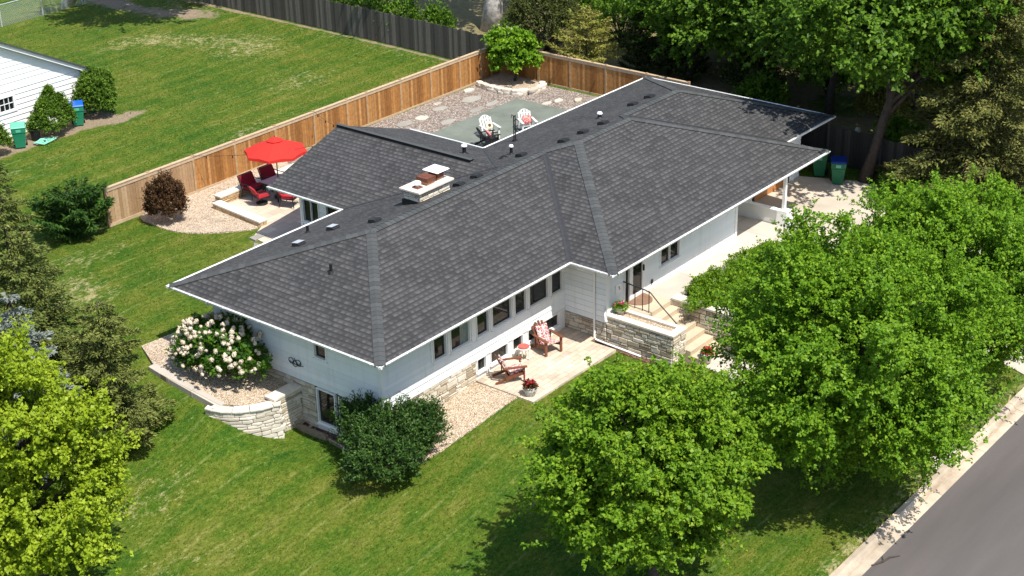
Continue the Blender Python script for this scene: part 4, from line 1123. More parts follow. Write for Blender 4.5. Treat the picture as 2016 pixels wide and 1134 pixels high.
def fence(name, label, posts, zbase, hgt, mats, cat="fence", bw=.14, face=1, rails=True, bottom=True, seed=1):
    """posts: plan points; boards between them on the side given by face"""
    rr = random.Random(seed)
    p0 = posts[0]; t = thing(name, label, cat, (p0[0], p0[1], zbase(*p0)))
    org = Vector(t.location)
    for k, (a, b) in enumerate(zip(posts[:-1], posts[1:])):
        A_ = Vector(a); B_ = Vector(b); L = (B_ - A_).length; d = (B_ - A_) / L; n = Vector((d.y, -d.x)) * face
        za, zb_ = zbase(*a), zbase(*b)
        m = MB(); u = .05
        while u < L - .04:
            w = min(bw * rr.uniform(.9, 1.05), L - .04 - u)
            if w < .03: break
            f = (u + w / 2) / L; z0 = za * (1 - f) + zb_ * f; dz = rr.uniform(-.035, .035)
            off = .012 + rr.uniform(-.004, .004)
            c = [A_ + d * u + n * off, A_ + d * (u + w - .006) + n * (off + rr.uniform(-.003, .003))]
            m.prism([(c[0].x, c[0].y), (c[1].x, c[1].y), tuple(c[1] + n * .02), tuple(c[0] + n * .02)], z0 + .05, z0 + hgt - .06 + (dz if not rails else 0))
            u += w
        mt = mats[0](k) if callable(mats[0]) else mats[0]
        build_rel(m, "board_panel", mt, t)
        if rails:
            m = MB(); a3 = lambda z: (A_.x, A_.y, za + z); b3 = lambda z: (B_.x, B_.y, zb_ + z)
            nn = Vector((n.x, n.y, 0))
            m.bar(Vector(a3(hgt - .02)) + nn * .0, Vector(b3(hgt - .02)) + nn * .0, .15, .035)
            m.bar(Vector(a3(hgt - .11)) + nn * .045, Vector(b3(hgt - .11)) + nn * .045, .022, .12)
            build_rel(m, "top_rail", mats[2], t)
            m = MB(); m.bar(Vector(a3(.06)) + nn * .045, Vector(b3(.06)) + nn * .045, .025, .13); build_rel(m, "bottom_rail", mats[2], t)
    for a in posts:
        m = MB(); z = zbase(*a); m.box(a[0] - .055, a[0] + .055, a[1] - .055, a[1] + .055, z - .3, z + hgt + .03)
        build_rel(m, "post", mats[1], t)
    return t
fpx = [5.35, 7.47, 9.75, 12.0, 14.3, 16.6, 18.67, 19.95, 22.2, 24.3, 26.4, 28.0, 29.45]
zfb = lambda x, y: -.19 + .0 * x
fence("cedar_fence", "honey brown cedar board fence with flat top rail along the back yard", [(x, 19.68) for x in fpx], zfb, 1.62, (lambda k: M_cedar_old if k < 2 else M_cedar, M_post, M_rail), face=1, seed=3)
fence("cedar_fence", "shaded brown cedar fence behind the corner tree at the end of the yard", [(29.5, y) for y in (19.6, 17.25, 15.3, 13.2, 10.9, 8.6)], zfb, 1.62, (M_cedar, M_post, M_rail), face=1, seed=4)
fence("picket_fence", "weathered dark grey picket fence at the back of the neighbour's lawn", [(29.75, y) for y in (20.0, 22.4, 24.8, 27.2, 29.6, 32.0, 34.4, 36.8, 39.2, 41.6, 44)], lambda x, y: hz(x, y) - .02, 1.75, (M_grey, M_greyp, M_greyp), face=-1, rails=False, bw=.11, seed=5)
fence("board_fence", "dark shaded board fence beyond the driveway below the big tree", [(28.3, y) for y in (5.6, 3.2, .8, -1.6, -4.0)], lambda x, y: hz(x, y) - .02, 1.72, (M_grey_shade, M_greyp, M_greyp), face=1, rails=False, seed=6)
# chain link fence, far left
t = thing("chain_link_fence", "galvanised chain link fence at the far left edge of the lawn", "fence", (20, 47.9, hz(20, 47.9)))
def link_material():
    t2 = NT("chain_link"); co = t2.coord()
    w1 = t2.mapping(co, (14, 1, 14), (0, R_(45), 0)); sep = t2.new("ShaderNodeSeparateXYZ"); t2.link(w1, sep.inputs[0])
    f1 = t2.math('LESS_THAN', t2.math('FRACT', sep.outputs[0]), .16); f2 = t2.math('LESS_THAN', t2.math('FRACT', sep.outputs[2]), .16)
    a = t2.math('MAXIMUM', f1, f2); t2.color((.50, .52, .50)); t2.b.inputs["Metallic"].default_value = .4; t2.rough(.5); t2.link(a, t2.b.inputs["Alpha"]); return t2.m
m = MB(); xs_ = [14.5, 17.2, 19.93, 22.68, 25.4, 28.2]
for x in xs_: m2 = MB(); m2.tube([(x, 47.8, hz(x, 47.8) - .2), (x, 47.8, hz(x, 47.8) + 1.25)], .035, 8); build_rel(m2, "post", M_galv, t)
m2 = MB(); m2.tube([(x, 47.8, hz(x, 47.8) + 1.22) for x in xs_], .028, 6); build_rel(m2, "top_rail", M_galv, t)
m2 = MB()
for a, b in zip(xs_[:-1], xs_[1:]): m2.quad((a, 47.8, hz(a, 47.8)), (b, 47.8, hz(b, 47.8)), (b, 47.8, hz(b, 47.8) + 1.2), (a, 47.8, hz(a, 47.8) + 1.2))
build_rel(m2, "mesh_panel", link_material(), t)

# ================================================================ neighbour's garage, far houses
t = thing("neighbour_garage", "bright white clapboard garage gable at the left edge of the photo", "garage", (10, 31.8, -.2))
GX0, GX1, GYW = 3.6, 13.42, 31.8; pk = (GX0 + GX1) / 2; ez = 2.10; pz = ez + .52 * (GX1 - pk)
m = MB(); siding(m, (GX0, GYW), (GX1, GYW), -.2, ez, [(8.75 - GX0, 9.72 - GX0, 1.12, 1.72)], ex=.24)
zz = ez
while zz < pz - .02:
    z2 = min(pz, zz + .24); f0 = (pz - zz) / (pz - ez); f1 = (pz - z2) / (pz - ez)
    xa0, xb0 = pk - (pk - GX0) * f0, pk + (GX1 - pk) * f0; xa1, xb1 = pk - (pk - GX0) * f1, pk + (GX1 - pk) * f1
    m.quad((xa0, GYW - .024, zz), (xb0, GYW - .024, zz), (xb1, GYW - .004, z2), (xa1, GYW - .004, z2)); m.quad((xa0, GYW, zz), (xb0, GYW, zz), (xb0, GYW - .024, zz), (xa0, GYW - .024, zz))
    zz = z2
siding(m, (GX1, GYW), (GX1, GYW + 7), -.2, ez, ex=.24)
build_rel(m, "siding", M_white, t)
rm = MB(); uvl = []
def rq(a, b, c, d_):
    rm.quad(a, b, c, d_); L1 = (Vector(b) - Vector(a)).length; L2 = (Vector(d_) - Vector(a)).length
    uvl.extend([(0, 0), (L1, 0), (L1, L2), (0, L2)])
rq((GX1 + .3, GYW - .28, ez - .10), (GX1 + .3, GYW + 7, ez - .10), (pk, GYW + 7, pz + .06), (pk, GYW - .28, pz + .06)); rq((GX0 - .3, GYW + 7, ez - .10), (GX0 - .3, GYW - .28, ez - .10), (pk, GYW - .28, pz + .06), (pk, GYW + 7, pz + .06))
rm.v = rel(rm, t.location); rm.build("roof", M_shingle, t, uvs=uvl)
m = MB(); m.bar((GX1 + .3, GYW - .26, ez - .19), (pk, GYW - .26, pz - .03), .03, .15); m.bar((GX0 - .3, GYW - .26, ez - .19), (pk, GYW - .26, pz - .03), .03, .15); m.bar((GX1 + .05, GYW - .03, ez - .16), (pk, GYW - .03, pz - .10), .03, .14); m.bar((GX1 + .29, GYW - .25, ez - .16), (GX1 + .29, GYW + 7, ez - .16), .03, .14)
m.box(GX1 - .09, GX1 + .03, GYW - .045, GYW, -.2, ez - .1); build_rel(m, "trim", M_white, t)
m = MB(); m.bar((GX1 + .36, GYW - .24, ez - .09), (pk, GYW - .24, pz + .09), .22, .07); m.bar((GX0 - .36, GYW - .24, ez - .09), (pk, GYW - .24, pz + .09), .22, .07); build_rel(m, "roof_edge", M_cap, t)
m = MB()
wx0, wx1, wz0, wz1 = 8.75, 9.72, 1.12, 1.72
for (a, b, c, d_) in ((wx0 - .06, wx1 + .06, wz0 - .07, wz0), (wx0 - .06, wx1 + .06, wz1, wz1 + .07), (wx0 - .06, wx0 + .02, wz0, wz1), (wx1 - .02, wx1 + .06, wz0, wz1), (wx0 - .12, wx1 + .12, wz0 - .12, wz0 - .071)): m.box(a, b, GYW - .05, GYW + .05, c, d_)
for k in range(1, 4): m.box(wx0 + (wx1 - wx0) * k / 4 - .012, wx0 + (wx1 - wx0) * k / 4 + .012, GYW - .02, GYW + .03, wz0, wz1)
m.box(wx0, wx1, GYW - .018, GYW + .03, (wz0 + wz1) / 2 - .012, (wz0 + wz1) / 2 + .012)
wf_ = build_rel(m, "window", M_white, t)
m = MB(); m.quad((wx0, GYW + .02, wz0), (wx1, GYW + .02, wz0), (wx1, GYW + .02, wz1), (wx0, GYW + .02, wz1)); m.v = rel(m, t.location); m.build("pane", M_glass, wf_)
# cream house far behind the back fence
t = thing("far_house", "cream rendered house glimpsed behind the round evergreen beyond the fence", "house", (43, 21, .2))
m = MB(); m.box(41, 41.2, 21.0, 26, 0, 3.2); m.box(42.2, 50, 14, 21, 0, 3.2); m.box(41, 50, 21, 26, 0, 3.2); build_rel(m, "wall", plain("cream_render", (0.62, 0.55, 0.40), .8, .08), t)
m = MB(); m.hexa([(40.4, 13.4, 3.2), (50.6, 13.4, 3.2), (50.6, 26.6, 3.2), (40.4, 26.6, 3.2), (44, 19, 5.2), (46, 19, 5.2), (46, 21, 5.2), (44, 21, 5.2)]); build_rel(m, "roof", M_dark, t)
m = MB(); m.box(42.12, 42.2, 17.2, 20.3, .5, 2.3); w_ = build_rel(m, "window", M_white, t)
m = MB(); m.box(42.10, 42.125, 17.35, 18.7, .62, 2.2); m.box(42.10, 42.125, 18.8, 20.15, .62, 2.2); m.v = rel(m, t.location); m.build("pane", M_glass, w_)

# ================================================================ foliage
LEAF_T1 = leafmat("maple_leaves", [(0.15, (0.074, 0.165, 0.009)), (0.5, (0.140, 0.258, 0.013)), (0.85, (0.25, 0.36, 0.025))], (0.26, 0.50, 0.03), .36)
LEAF_T2 = leafmat("linden_leaves", [(0.15, (0.066, 0.165, 0.008)), (0.5, (0.130, 0.258, 0.012)), (0.85, (0.235, 0.36, 0.024))], (0.26, 0.50, 0.03), .36)
LEAF_Y = leafmat("yellow_green_leaves", [(0.15, (0.135, 0.205, 0.010)), (0.5, (0.235, 0.325, 0.014)), (0.85, (0.36, 0.44, 0.03))], (0.42, 0.55, 0.04), .34)
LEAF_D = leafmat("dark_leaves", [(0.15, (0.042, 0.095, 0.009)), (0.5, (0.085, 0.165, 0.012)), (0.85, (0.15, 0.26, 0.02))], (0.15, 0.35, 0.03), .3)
LEAF_SP = leafmat("olive_needles", [(0.15, (0.055, 0.075, 0.016)), (0.5, (0.125, 0.150, 0.032)), (0.85, (0.22, 0.235, 0.058))], (0.14, 0.16, 0.05), .12, .7)
LEAF_SP2 = leafmat("tan_needles", [(0.1, (0.044, 0.072, 0.014)), (0.45, (0.100, 0.134, 0.028)), (0.82, (0.185, 0.20, 0.048)), (0.98, (0.34, 0.24, 0.10))], (0.14, 0.14, 0.05), .12, .7)
LEAF_SP3 = leafmat("gold_olive_needles", [(0.1, (0.045, 0.060, 0.014)), (0.45, (0.105, 0.120, 0.028)), (0.8, (0.20, 0.195, 0.05)), (0.97, (0.28, 0.25, 0.08))], (0.14, 0.14, 0.05), .12, .7)
LEAF_BL = leafmat("blue_needles", [(0.15, (0.080, 0.100, 0.082)), (0.5, (0.17, 0.195, 0.165)), (0.85, (0.28, 0.305, 0.265))], (0.15, 0.2, 0.18), .1, .7)
LEAF_PN = leafmat("pine_needles", [(0.15, (0.018, 0.048, 0.008)), (0.5, (0.036, 0.088, 0.012)), (0.85, (0.07, 0.145, 0.018))], (0.05, 0.12, 0.03), .15, .6)
LEAF_YW = leafmat("yew_needles", [(0.15, (0.020, 0.052, 0.012)), (0.5, (0.044, 0.098, 0.018)), (0.85, (0.085, 0.155, 0.028))], (0.06, 0.14, 0.03), .18, .5)
LEAF_BX = leafmat("arborvitae_leaves", [(0.15, (0.045, 0.100, 0.010)), (0.5, (0.090, 0.170, 0.014)), (0.85, (0.15, 0.24, 0.022))], (0.1, 0.2, 0.03), .18, .5)
LEAF_OL = leafmat("olive_leaves", [(0.15, (0.035, 0.05, 0.012)), (0.5, (0.07, 0.09, 0.02)), (0.85, (0.11, 0.13, 0.03))], (0.1, 0.14, 0.03), .18, .6)
LEAF_RD = leafmat("barberry_leaves", [(0.15, (0.045, 0.022, 0.012)), (0.5, (0.095, 0.045, 0.020)), (0.85, (0.13, 0.095, 0.030))], (0.16, 0.06, 0.03), .2, .6)
LEAF_YL = leafmat("gold_larch_needles", [(0.15, (0.14, 0.16, 0.025)), (0.5, (0.25, 0.25, 0.045)), (0.85, (0.36, 0.33, 0.08))], (0.3, 0.26, 0.08), .2, .6)
LEAF_HY = leafmat("hydrangea_leaves", [(0.15, (0.03, 0.09, 0.01)), (0.5, (0.06, 0.15, 0.014)), (0.85, (0.12, 0.22, 0.02))], (0.2, 0.4, 0.03), .3)
M_petal = island("cream_petals", [(0.0, (0.50, 0.41, 0.29)), (0.5, (0.66, 0.57, 0.43)), (1.0, (0.74, 0.67, 0.54))], .8, .6, 40, .12)
M_bark = plain("bark", (0.060, 0.047, 0.037), .95, .35, 9.0, bump=.8, bscale=14)
M_bark_w = plain("pale_bark", (0.42, 0.39, 0.35), .95, .45, 5.0, bump=.8, bscale=8)

def rand_dir(rng, n):
    v = rng.normal(size=(n, 3)); return nrm(v)

def trunk_mesh(name, mat, t, base, top, r0, r1, limbs=(), seed=0):
    rr = random.Random(seed); m = MB(); a = Vector(base); b = Vector(top)
    pts = []; rs = []
    for k in range(7):
        f = k / 6; p = a.lerp(b, f); 
        if 0 < k < 6: p += Vector((rr.uniform(-.06, .06), rr.uniform(-.06, .06), 0))
        pts.append(p); rs.append((r0 * 1.35 if k == 0 else r0) * (1 - f) + r1 * f)
    m.tube(pts, rs, 10)
    for (f, e, r) in limbs:
        s = a.lerp(b, f); e = Vector(e); mid = s.lerp(e, .5) + Vector((0, 0, .12 * (e - s).length))
        m.tube([s, s.lerp(mid, .55), mid, mid.lerp(e, .55), e], [r, r * .85, r * .65, r * .42, r * .15], 6)
    m.v = rel(m, t.location)
    return m.build("trunk", mat, t, smooth=True)

def broadleaf(name, label, base, c, R, leaf, seed, nclump=150, twigs=16, perTwig=16, L=.15, cat="tree", group=None, trunk=(.16, .05), lean=(0, 0), droop=0.15, cut=-0.75, lump=.28, clump=.55, mat_bark=None, twl=.55, flat=.75, shell=.55, upw=.55, spread=.03):
    """base: ground point, c: crown centre, R: crown radii; crown = clumps of leafy twigs spread through the volume"""
    rng = np.random.default_rng(seed)
    t = thing(name, label, cat, base, 0, group)
    base = np.array(base, float); c = np.array(c, float); R = np.array(R, float)
    d = rand_dir(rng, nclump * 3); d = d[d[:, 2] > cut][:nclump]
    n = len(d)
    lob = 1 + lump * (np.sin(d @ np.array([3.1, 1.7, 2.3]) + seed) * np.sin(d @ np.array([-1.9, 3.7, 1.1]) + 2 * seed)) + rng.uniform(-.10, .10, n)
    rad = (1 - (1 - shell) * rng.random(n) ** 1.6) * lob
    cp = c + d * R * rad[:, None]
    cr_ = clump * rng.uniform(.65, 1.3, n)
    P_, AX, NO, LE = [], [], [], []
    for k in range(n):
        out = d[k]
        m_ = twigs
        td = rand_dir(rng, m_) * .9 + out * .65 + np.array([0, 0, upw]); td = nrm(td); td[:, 2] = td[:, 2] * flat + .06
        st_ = cp[k] + rng.normal(size=(m_, 3)) * cr_[k] * np.array([.42, .42, .20])
        tl = twl * cr_[k] / .5 * rng.uniform(.5, 1.2, m_)
        f = rng.random((m_, perTwig)) ** .8
        pts = st_[:, None, :] + td[:, None, :] * (tl[:, None] * f)[..., None]
        pts[..., 2] -= droop * (f ** 2) * tl[:, None]
        pts += rng.normal(size=pts.shape) * spread
        ax = rand_dir(rng, m_ * perTwig).reshape(m_, perTwig, 3) + td[:, None, :] * .8 - np.array([0, 0, .15])
        no = rand_dir(rng, m_ * perTwig).reshape(m_, perTwig, 3) * .55 + np.array([0, -.2, 1.0]) + out * .40
        P_.append(pts.reshape(-1, 3)); AX.append(ax.reshape(-1, 3)); NO.append(no.reshape(-1, 3)); LE.append(L * rng.uniform(.65, 1.25, m_ * perTwig))
    P_ = np.concatenate(P_); AX = np.concatenate(AX); NO = np.concatenate(NO); LE = np.concatenate(LE)
    V = leaf_quads(rng, P_ - base, AX, NO, LE, LE * rng.uniform(.62, .9, len(LE)))
    npmesh("crown", V, len(P_), leaf, t)
    lim = []
    top = c + np.array([lean[0], lean[1], R[2] * .45])
    for k in range(0, n, max(1, n // 34)):
        if rad[k] > .4: lim.append((float(np.clip(.30 + .5 * (d[k][2] * .5 + .5), .3, .92)), tuple(cp[k] * .93 + c * .07), trunk[0] * .42))
    trunk_mesh("trunk", mat_bark or M_bark, t, tuple(base - np.array([0, 0, .1])), tuple(top), trunk[0], trunk[1], lim, seed)
    return t

def conifer(name, label, base, H, R, leaf, seed, levels=26, per=11, dens=150, L=.13, droop=.28, cat="tree", group=None, power=.85, start=.06, lean=(0, 0), jit=.22, wid=.30, aspect=.34, tip_up=.12):
    rng = np.random.default_rng(seed); t = thing(name, label, cat, base, 0, group)
    base = np.array(base, float); P_, AX, NO, LE = [], [], [], []; bm_ = MB()
    bm_.tube([(0, 0, -.1), (lean[0] * .5, lean[1] * .5, H * .5), (lean[0], lean[1], H * .97)], [.035 * H * .55, .02 * H * .5, .015], 8)
    for lv in range(levels):
        f = start + (1 - start) * (lv + rng.uniform(-.3, .3)) / levels
        z = H * f; r = R * max(0.04, (1 - f)) ** power
        nb = max(4, int(per * (.5 + .5 * (1 - f))))
        for b in range(nb):
            a = 2 * PI * (b + rng.uniform(-.45, .45)) / nb + lv * 2.4
            rl = r * (1 + rng.uniform(-jit * 1.4, jit)); zo = rng.uniform(-.5, .5) * H / levels
            dr = np.array([math.cos(a), math.sin(a), 0.0]); sd = np.array([-math.sin(a), math.cos(a), 0])
            N = max(8, int(dens * rl / R))
            s = rng.random(N) ** .65
            lat = rng.uniform(-1, 1, N) * wid * rl * (1.05 - s) ** .7 + rng.normal(size=N) * .03
            zz = z + zo - droop * rl * s + tip_up * rl * s ** 3 - .10 * np.abs(lat) + rng.normal(size=N) * .03
            pts = np.array([lean[0], lean[1], 0]) * f + dr * (rl * s)[:, None] + sd * lat[:, None]; pts[:, 2] += zz * 1.0
            ax = dr * .8 + sd * (np.sign(lat) * .55)[:, None] + rng.normal(size=(N, 3)) * .35; ax[:, 2] += .10
            no = rng.normal(size=(N, 3)) * .45 + np.array([0, 0, 1.0]) + dr * .35
            P_.append(pts); AX.append(ax); NO.append(no); LE.append(L * rng.uniform(.6, 1.3, N))
            if b % 2 == 0: bm_.tube([np.array([lean[0], lean[1], 0]) * f + np.array([0, 0, z]), np.array([lean[0], lean[1], 0]) * f + dr * rl * .8 + np.array([0, 0, z - droop * rl * .7])], [.012 * H * .3 * (1.1 - f), .006], 4, False)
    P_ = np.concatenate(P_); AX = np.concatenate(AX); NO = np.concatenate(NO); LE = np.concatenate(LE)
    V = leaf_quads(rng, P_, AX, NO, LE, LE * aspect, .15)
    npmesh("crown", V, len(P_), leaf, t); bm_.build("trunk", M_bark, t, smooth=True)
    return t

def shrub(name, label, base, R, leaf, seed, n=900, per=14, L=.06, cat="shrub", group=None, up=.7, shape=1.0, twl=.22, squash=0.0, aspect=.55, cone=0.0, stems=True):
    """dense bush: short leafy shoots growing out of an uneven shell; R radii, base on the ground"""
    rng = np.random.default_rng(seed); t = thing(name, label, cat, base, 0, group)
    R = np.array(R, float); d = rand_dir(rng, n * 2); d = d[d[:, 2] > -.35][:n]; n = len(d)
    lob = 1 + .14 * np.sin(d @ np.array([4.1, 2.7, 1.3]) + seed) + .10 * np.sin(d @ np.array([-3.3, 5.1, 2.9]) + seed * 2) + rng.uniform(-.08, .08, n)
    rad = lob * (1 - .35 * rng.random(n) ** 2)
    pos = d * R * rad[:, None]
    if cone: 
        k = 1 - cone * np.clip((pos[:, 2] / R[2] + .35) / 1.35, 0, 1); pos[:, 0] *= k; pos[:, 1] *= k
    pos[:, 2] += R[2] * .80
    pos[:, 2] = np.maximum(pos[:, 2], .04)
    sd = nrm(d * 1.0 + rand_dir(rng, n) * .5 + np.array([0, 0, up]))
    tl = twl * rng.uniform(.4, 1.3, n)
    f = rng.random((n, per))
    pts = pos[:, None, :] + sd[:, None, :] * (tl[:, None] * f)[..., None] + rng.normal(size=(n, per, 3)) * L * .35
    ax = rand_dir(rng, n * per).reshape(n, per, 3) * .9 + sd[:, None, :]
    no = rand_dir(rng, n * per).reshape(n, per, 3) * .7 + np.array([0, 0, .8]) + d[:, None, :] * .6
    LE = L * rng.uniform(.6, 1.3, n * per)
    V = leaf_quads(rng, pts.reshape(-1, 3), ax.reshape(-1, 3), no.reshape(-1, 3), LE, LE * aspect)
    npmesh("foliage", V, n * per, leaf, t)
    if stems:
        m = MB()
        for k in range(0, n, max(1, n // 28)): m.tube([(0, 0, -.05), tuple(pos[k] * .5 + np.array([0, 0, .05])), tuple(pos[k])], [.03, .02, .008], 5, False)
        m.build("stems", M_bark, t)
    return t

# ================================================================ front trees
broadleaf("maple_tree", "round bright green maple on the front lawn nearest the house patio", (0.2, -9.5, hz(.2, -9.5)), (.0, -9.15, 2.0), (2.42, 2.42, 2.55), LEAF_T1, 11, nclump=235, twigs=20, perTwig=26, L=.106, clump=.58, lump=.16, cut=-.85, group="maple trees in the front lawn", twl=.5, shell=.42)
broadleaf("maple_tree", "large light green maple overhanging the steps and kerb at right", (8.0, -10.1, hz(8.0, -10.1)), (7.5, -11.3, 2.85), (3.35, 3.2, 3.2), LEAF_T2, 12, nclump=400, twigs=21, perTwig=26, L=.096, clump=.66, lump=.18, cut=-.97, group="maple trees in the front lawn", trunk=(.2, .06), twl=.62, upw=.75)
broadleaf("maple_tree", "taller green maple behind it that covers the driveway entrance at the right edge", (13.2, -10.4, hz(13.2, -10.4)), (13.5, -11.2, 2.95), (3.15, 2.95, 2.75), LEAF_T2, 13, nclump=280, twigs=21, perTwig=25, L=.096, clump=.66, lump=.18, cut=-.97, group="maple trees in the front lawn", trunk=(.19, .06), twl=.62, upw=.75)
broadleaf("yellow_green_tree", "yellow green leafy tree filling the lower left corner", (-9.2, 4.4, hz(-9.2, 4.4)), (-9.1, 4.2, 1.45), (2.1, 2.1, 3.1), LEAF_Y, 14, nclump=200, twigs=18, perTwig=21, L=.106, clump=.55, lump=.2, cut=-.9, cat="tree", twl=.6, shell=.5)
# conifers at left
conifer("spruce_tree", "tall olive brown spruce at the left edge above the blue spruce", (-4.2, 11.4, hz(-4.2, 11.4)), 8.0, 2.9, LEAF_SP2, 21, levels=25, per=12, dens=430, L=.14, wid=.40, droop=.34, group="conifers at the left")
conifer("spruce_tree", "wide olive green spruce leaning beside the raised gravel bed", (-4.2, 7.5, hz(-4.2, 7.5)), 4.9, 1.75, LEAF_SP, 22, levels=15, per=11, dens=420, L=.125, wid=.38, lean=(.3, .15), power=.48, jit=.32, start=.12, group="conifers at the left")
conifer("blue_spruce", "silvery blue spruce half hidden between the olive spruces and yellow green tree", (-6.0, 8.8, hz(-6.0, 8.8)), 5.6, 2.5, LEAF_BL, 23, levels=14, per=10, dens=330, L=.14, wid=.36, group="conifers at the left")
conifer("pine_bush", "dark green mugo pine outside the near end of the cedar fence", (3.9, 20.0, hz(4, 20.1)), 1.9, 1.45, LEAF_PN, 24, levels=9, per=10, dens=260, L=.20, droop=-.42, power=.34, aspect=.24, jit=.42, wid=.34, group="conifers at the left")
# shrubs by the house
shrub("yew_bush", "wide dark green yew at the near corner of the house", (.30, .25, hz(.4, 0)), (1.15, 1.15, .92), LEAF_YW, 31, n=1000, per=24, L=.10, up=1.0, twl=.40, aspect=.4, group="yews round the near corner of the house")
shrub("yew_bush", "smaller dark yew pressed against the basement wall by the corner", (.55, 1.3, hz(.7, 1.1)), (.6, .8, .98), LEAF_YW, 32, n=480, per=20, L=.095, up=1.0, twl=.34, aspect=.4, group="yews round the near corner of the house")
shrub("yew_bush", "low spreading yew joined to the right side of the corner yew", (1.45, .0, hz(1.4, 0)), (.75, .6, .85), LEAF_YW, 33, n=420, per=24, L=.095, up=1.2, twl=.42, aspect=.4, group="yews round the near corner of the house")
shrub("barberry_bush", "dark red barberry in the pale gravel by the cedar fence", (7.0, 18.15, hz(7, 18.2)), (.66, .62, .98), LEAF_RD, 34, n=1000, per=22, L=.075, up=1.0, twl=.28, stems=False)
hy = shrub("hydrangea_bush", "hydrangea covered with cream flower heads in the raised gravel bed", (.02, 7.1, zbed(0, 7.1)), (.95, 1.5, .82), LEAF_HY, 35, n=520, per=15, L=.13, up=.9, twl=.3, aspect=.7)
rr = random.Random(5)
heads = []
for v in range(3):
    m = MB(); r3 = random.Random(v)
    for k in range(80):
        a = r3.uniform(0, 2 * PI); zz = r3.uniform(-1, 1); q = math.sqrt(1 - zz * zz); w = .020
        c = Vector((.085 * q * math.cos(a), .085 * q * math.sin(a), .075 * zz)) * r3.uniform(.75, 1.35)
        n = c.normalized(); u = n.cross(Vector((0, 0, 1)) if abs(n.z) < .9 else Vector((1, 0, 0))).normalized(); w2 = n.cross(u)
        s_ = .034 * r3.uniform(.7, 1.3)
        m.v += [tuple(c + u * s_ + n * .006), tuple(c + w2 * s_), tuple(c - u * s_ + n * .006), tuple(c - w2 * s_)]; i = len(m.v) - 4; m.f.append((i, i + 1, i + 2, i + 3))
    i0 = len(m.v); bmi = bmesh.new(); bmesh.ops.create_icosphere(bmi, subdivisions=2, radius=.060)
    m.v += [tuple(p_.co * r3.uniform(.9, 1.05)) for p_ in bmi.verts]; m.f += [tuple(i0 + q.index for q in f.verts) for f in bmi.faces]; bmi.free()
    me_ = bpy.data.meshes.new("flower_head"); me_.from_pydata(m.v, [], m.f); me_.materials.append(M_petal); heads.append(me_)
rest = []
for k in range(165):
    for _ in range(40):
        d = Vector((rr.gauss(0, 1), rr.gauss(0, 1), rr.gauss(0.35, 1))).normalized()
        if d.z > -.1 and (d.x < .5 or d.z > .5): break
    o = bpy.data.objects.new("flower_head", heads[k % 3]); s = rr.uniform(.48, .9)
    o.scale = (s, s, s * rr.uniform(.95, 1.45)); o.rotation_euler = (rr.uniform(-.5, .5), rr.uniform(-.5, .5), rr.uniform(0, 6))
    o.location = (d.x * 1.16 * rr.uniform(.98, 1.22), d.y * 1.76 * rr.uniform(.95, 1.12), d.z * 1.02 * rr.uniform(1.0, 1.18) + .74)
    if k < 100: finish(o, hy)
    else: rest.append(o)
m = MB()
for o in rest:
    i0 = len(m.v); mw = o.matrix_basis; m.v += [tuple(mw @ v.co) for v in o.data.vertices]; m.f += [tuple(i0 + q for q in f.vertices) for f in o.data.polygons]; bpy.data.objects.remove(o)
m.build("flower_heads", M_petal, hy, kind="stuff")
shrub("climbing_shrub", "dark leafy shrub growing up the left house wall behind the hydrangea", (.62, 7.6, zbed(.6, 7.6)), (.26, .75, .62), LEAF_D, 36, n=200, per=14, L=.09, up=.8, twl=.3)
shrub("walkway_hedge", "clipped yellow green hedge along the walkway beside the low stone wall", (13.5, -2.9, hz(13.5, -2.9)), (1.3, .75, .5), LEAF_T1, 37, n=600, per=18, L=.08, up=.6, twl=.2)
shrub("walkway_hedge", "second hedge farther along the walkway under the big maple", (16.4, -2.95, hz(16.4, -2.95)), (1.6, .75, .5), LEAF_T1, 38, n=600, per=16, L=.085, up=.6, twl=.2)
# backyard and neighbour plants
broadleaf("small_tree", "small round bright green tree in the corner of the cedar fence", (28.75, 18.15, .0), (28.6, 18.1, 1.45), (.95, 1.0, .95), LEAF_T2, 41, nclump=70, twigs=11, perTwig=14, L=.17, clump=.34, trunk=(.06, .03), cut=-.6, twl=.45)
shrub("evergreen_bush", "big round olive evergreen rising behind the cedar fence", (33.6, 19.9, hz(33.6, 19.9)), (1.75, 1.75, 1.75), LEAF_OL, 42, n=1300, per=22, L=.12, up=.5, twl=.45, aspect=.5)
conifer("larch_tree", "loose golden yellow larch drooping over the cedar fence", (30.9, 15.4, hz(30.9, 15.4)), 3.7, 2.0, LEAF_YL, 43, levels=20, per=11, dens=110, L=.15, droop=.05, tip_up=.25, power=.6, wid=.14, aspect=.3, jit=.4, start=.3)
for k, (x, y, H) in enumerate([(33.3, 13.9, 4.6), (33.6, 12.4, 4.2), (33.4, 11.0, 4.4)]):
    conifer("arborvitae", ["narrow dark olive arborvitae next to the golden larch", "middle arborvitae of the dark row behind the fence", "arborvitae nearest the roof ridge in the dark row behind the fence"][k], (x, y, hz(x, y)), H, .95, LEAF_OL, 44 + k, levels=16, per=9, dens=110, L=.17, droop=-.35, power=.55, aspect=.45, group="row of arborvitae behind the back fence")
conifer("spruce_tree", "huge olive yellow spruce filling the upper right corner", (28.9, -5.7, hz(28.9, -5.7)), 12.5, 4.3, LEAF_SP3, 51, levels=24, per=13, dens=620, L=.18, wid=.34, droop=.36, power=.8)
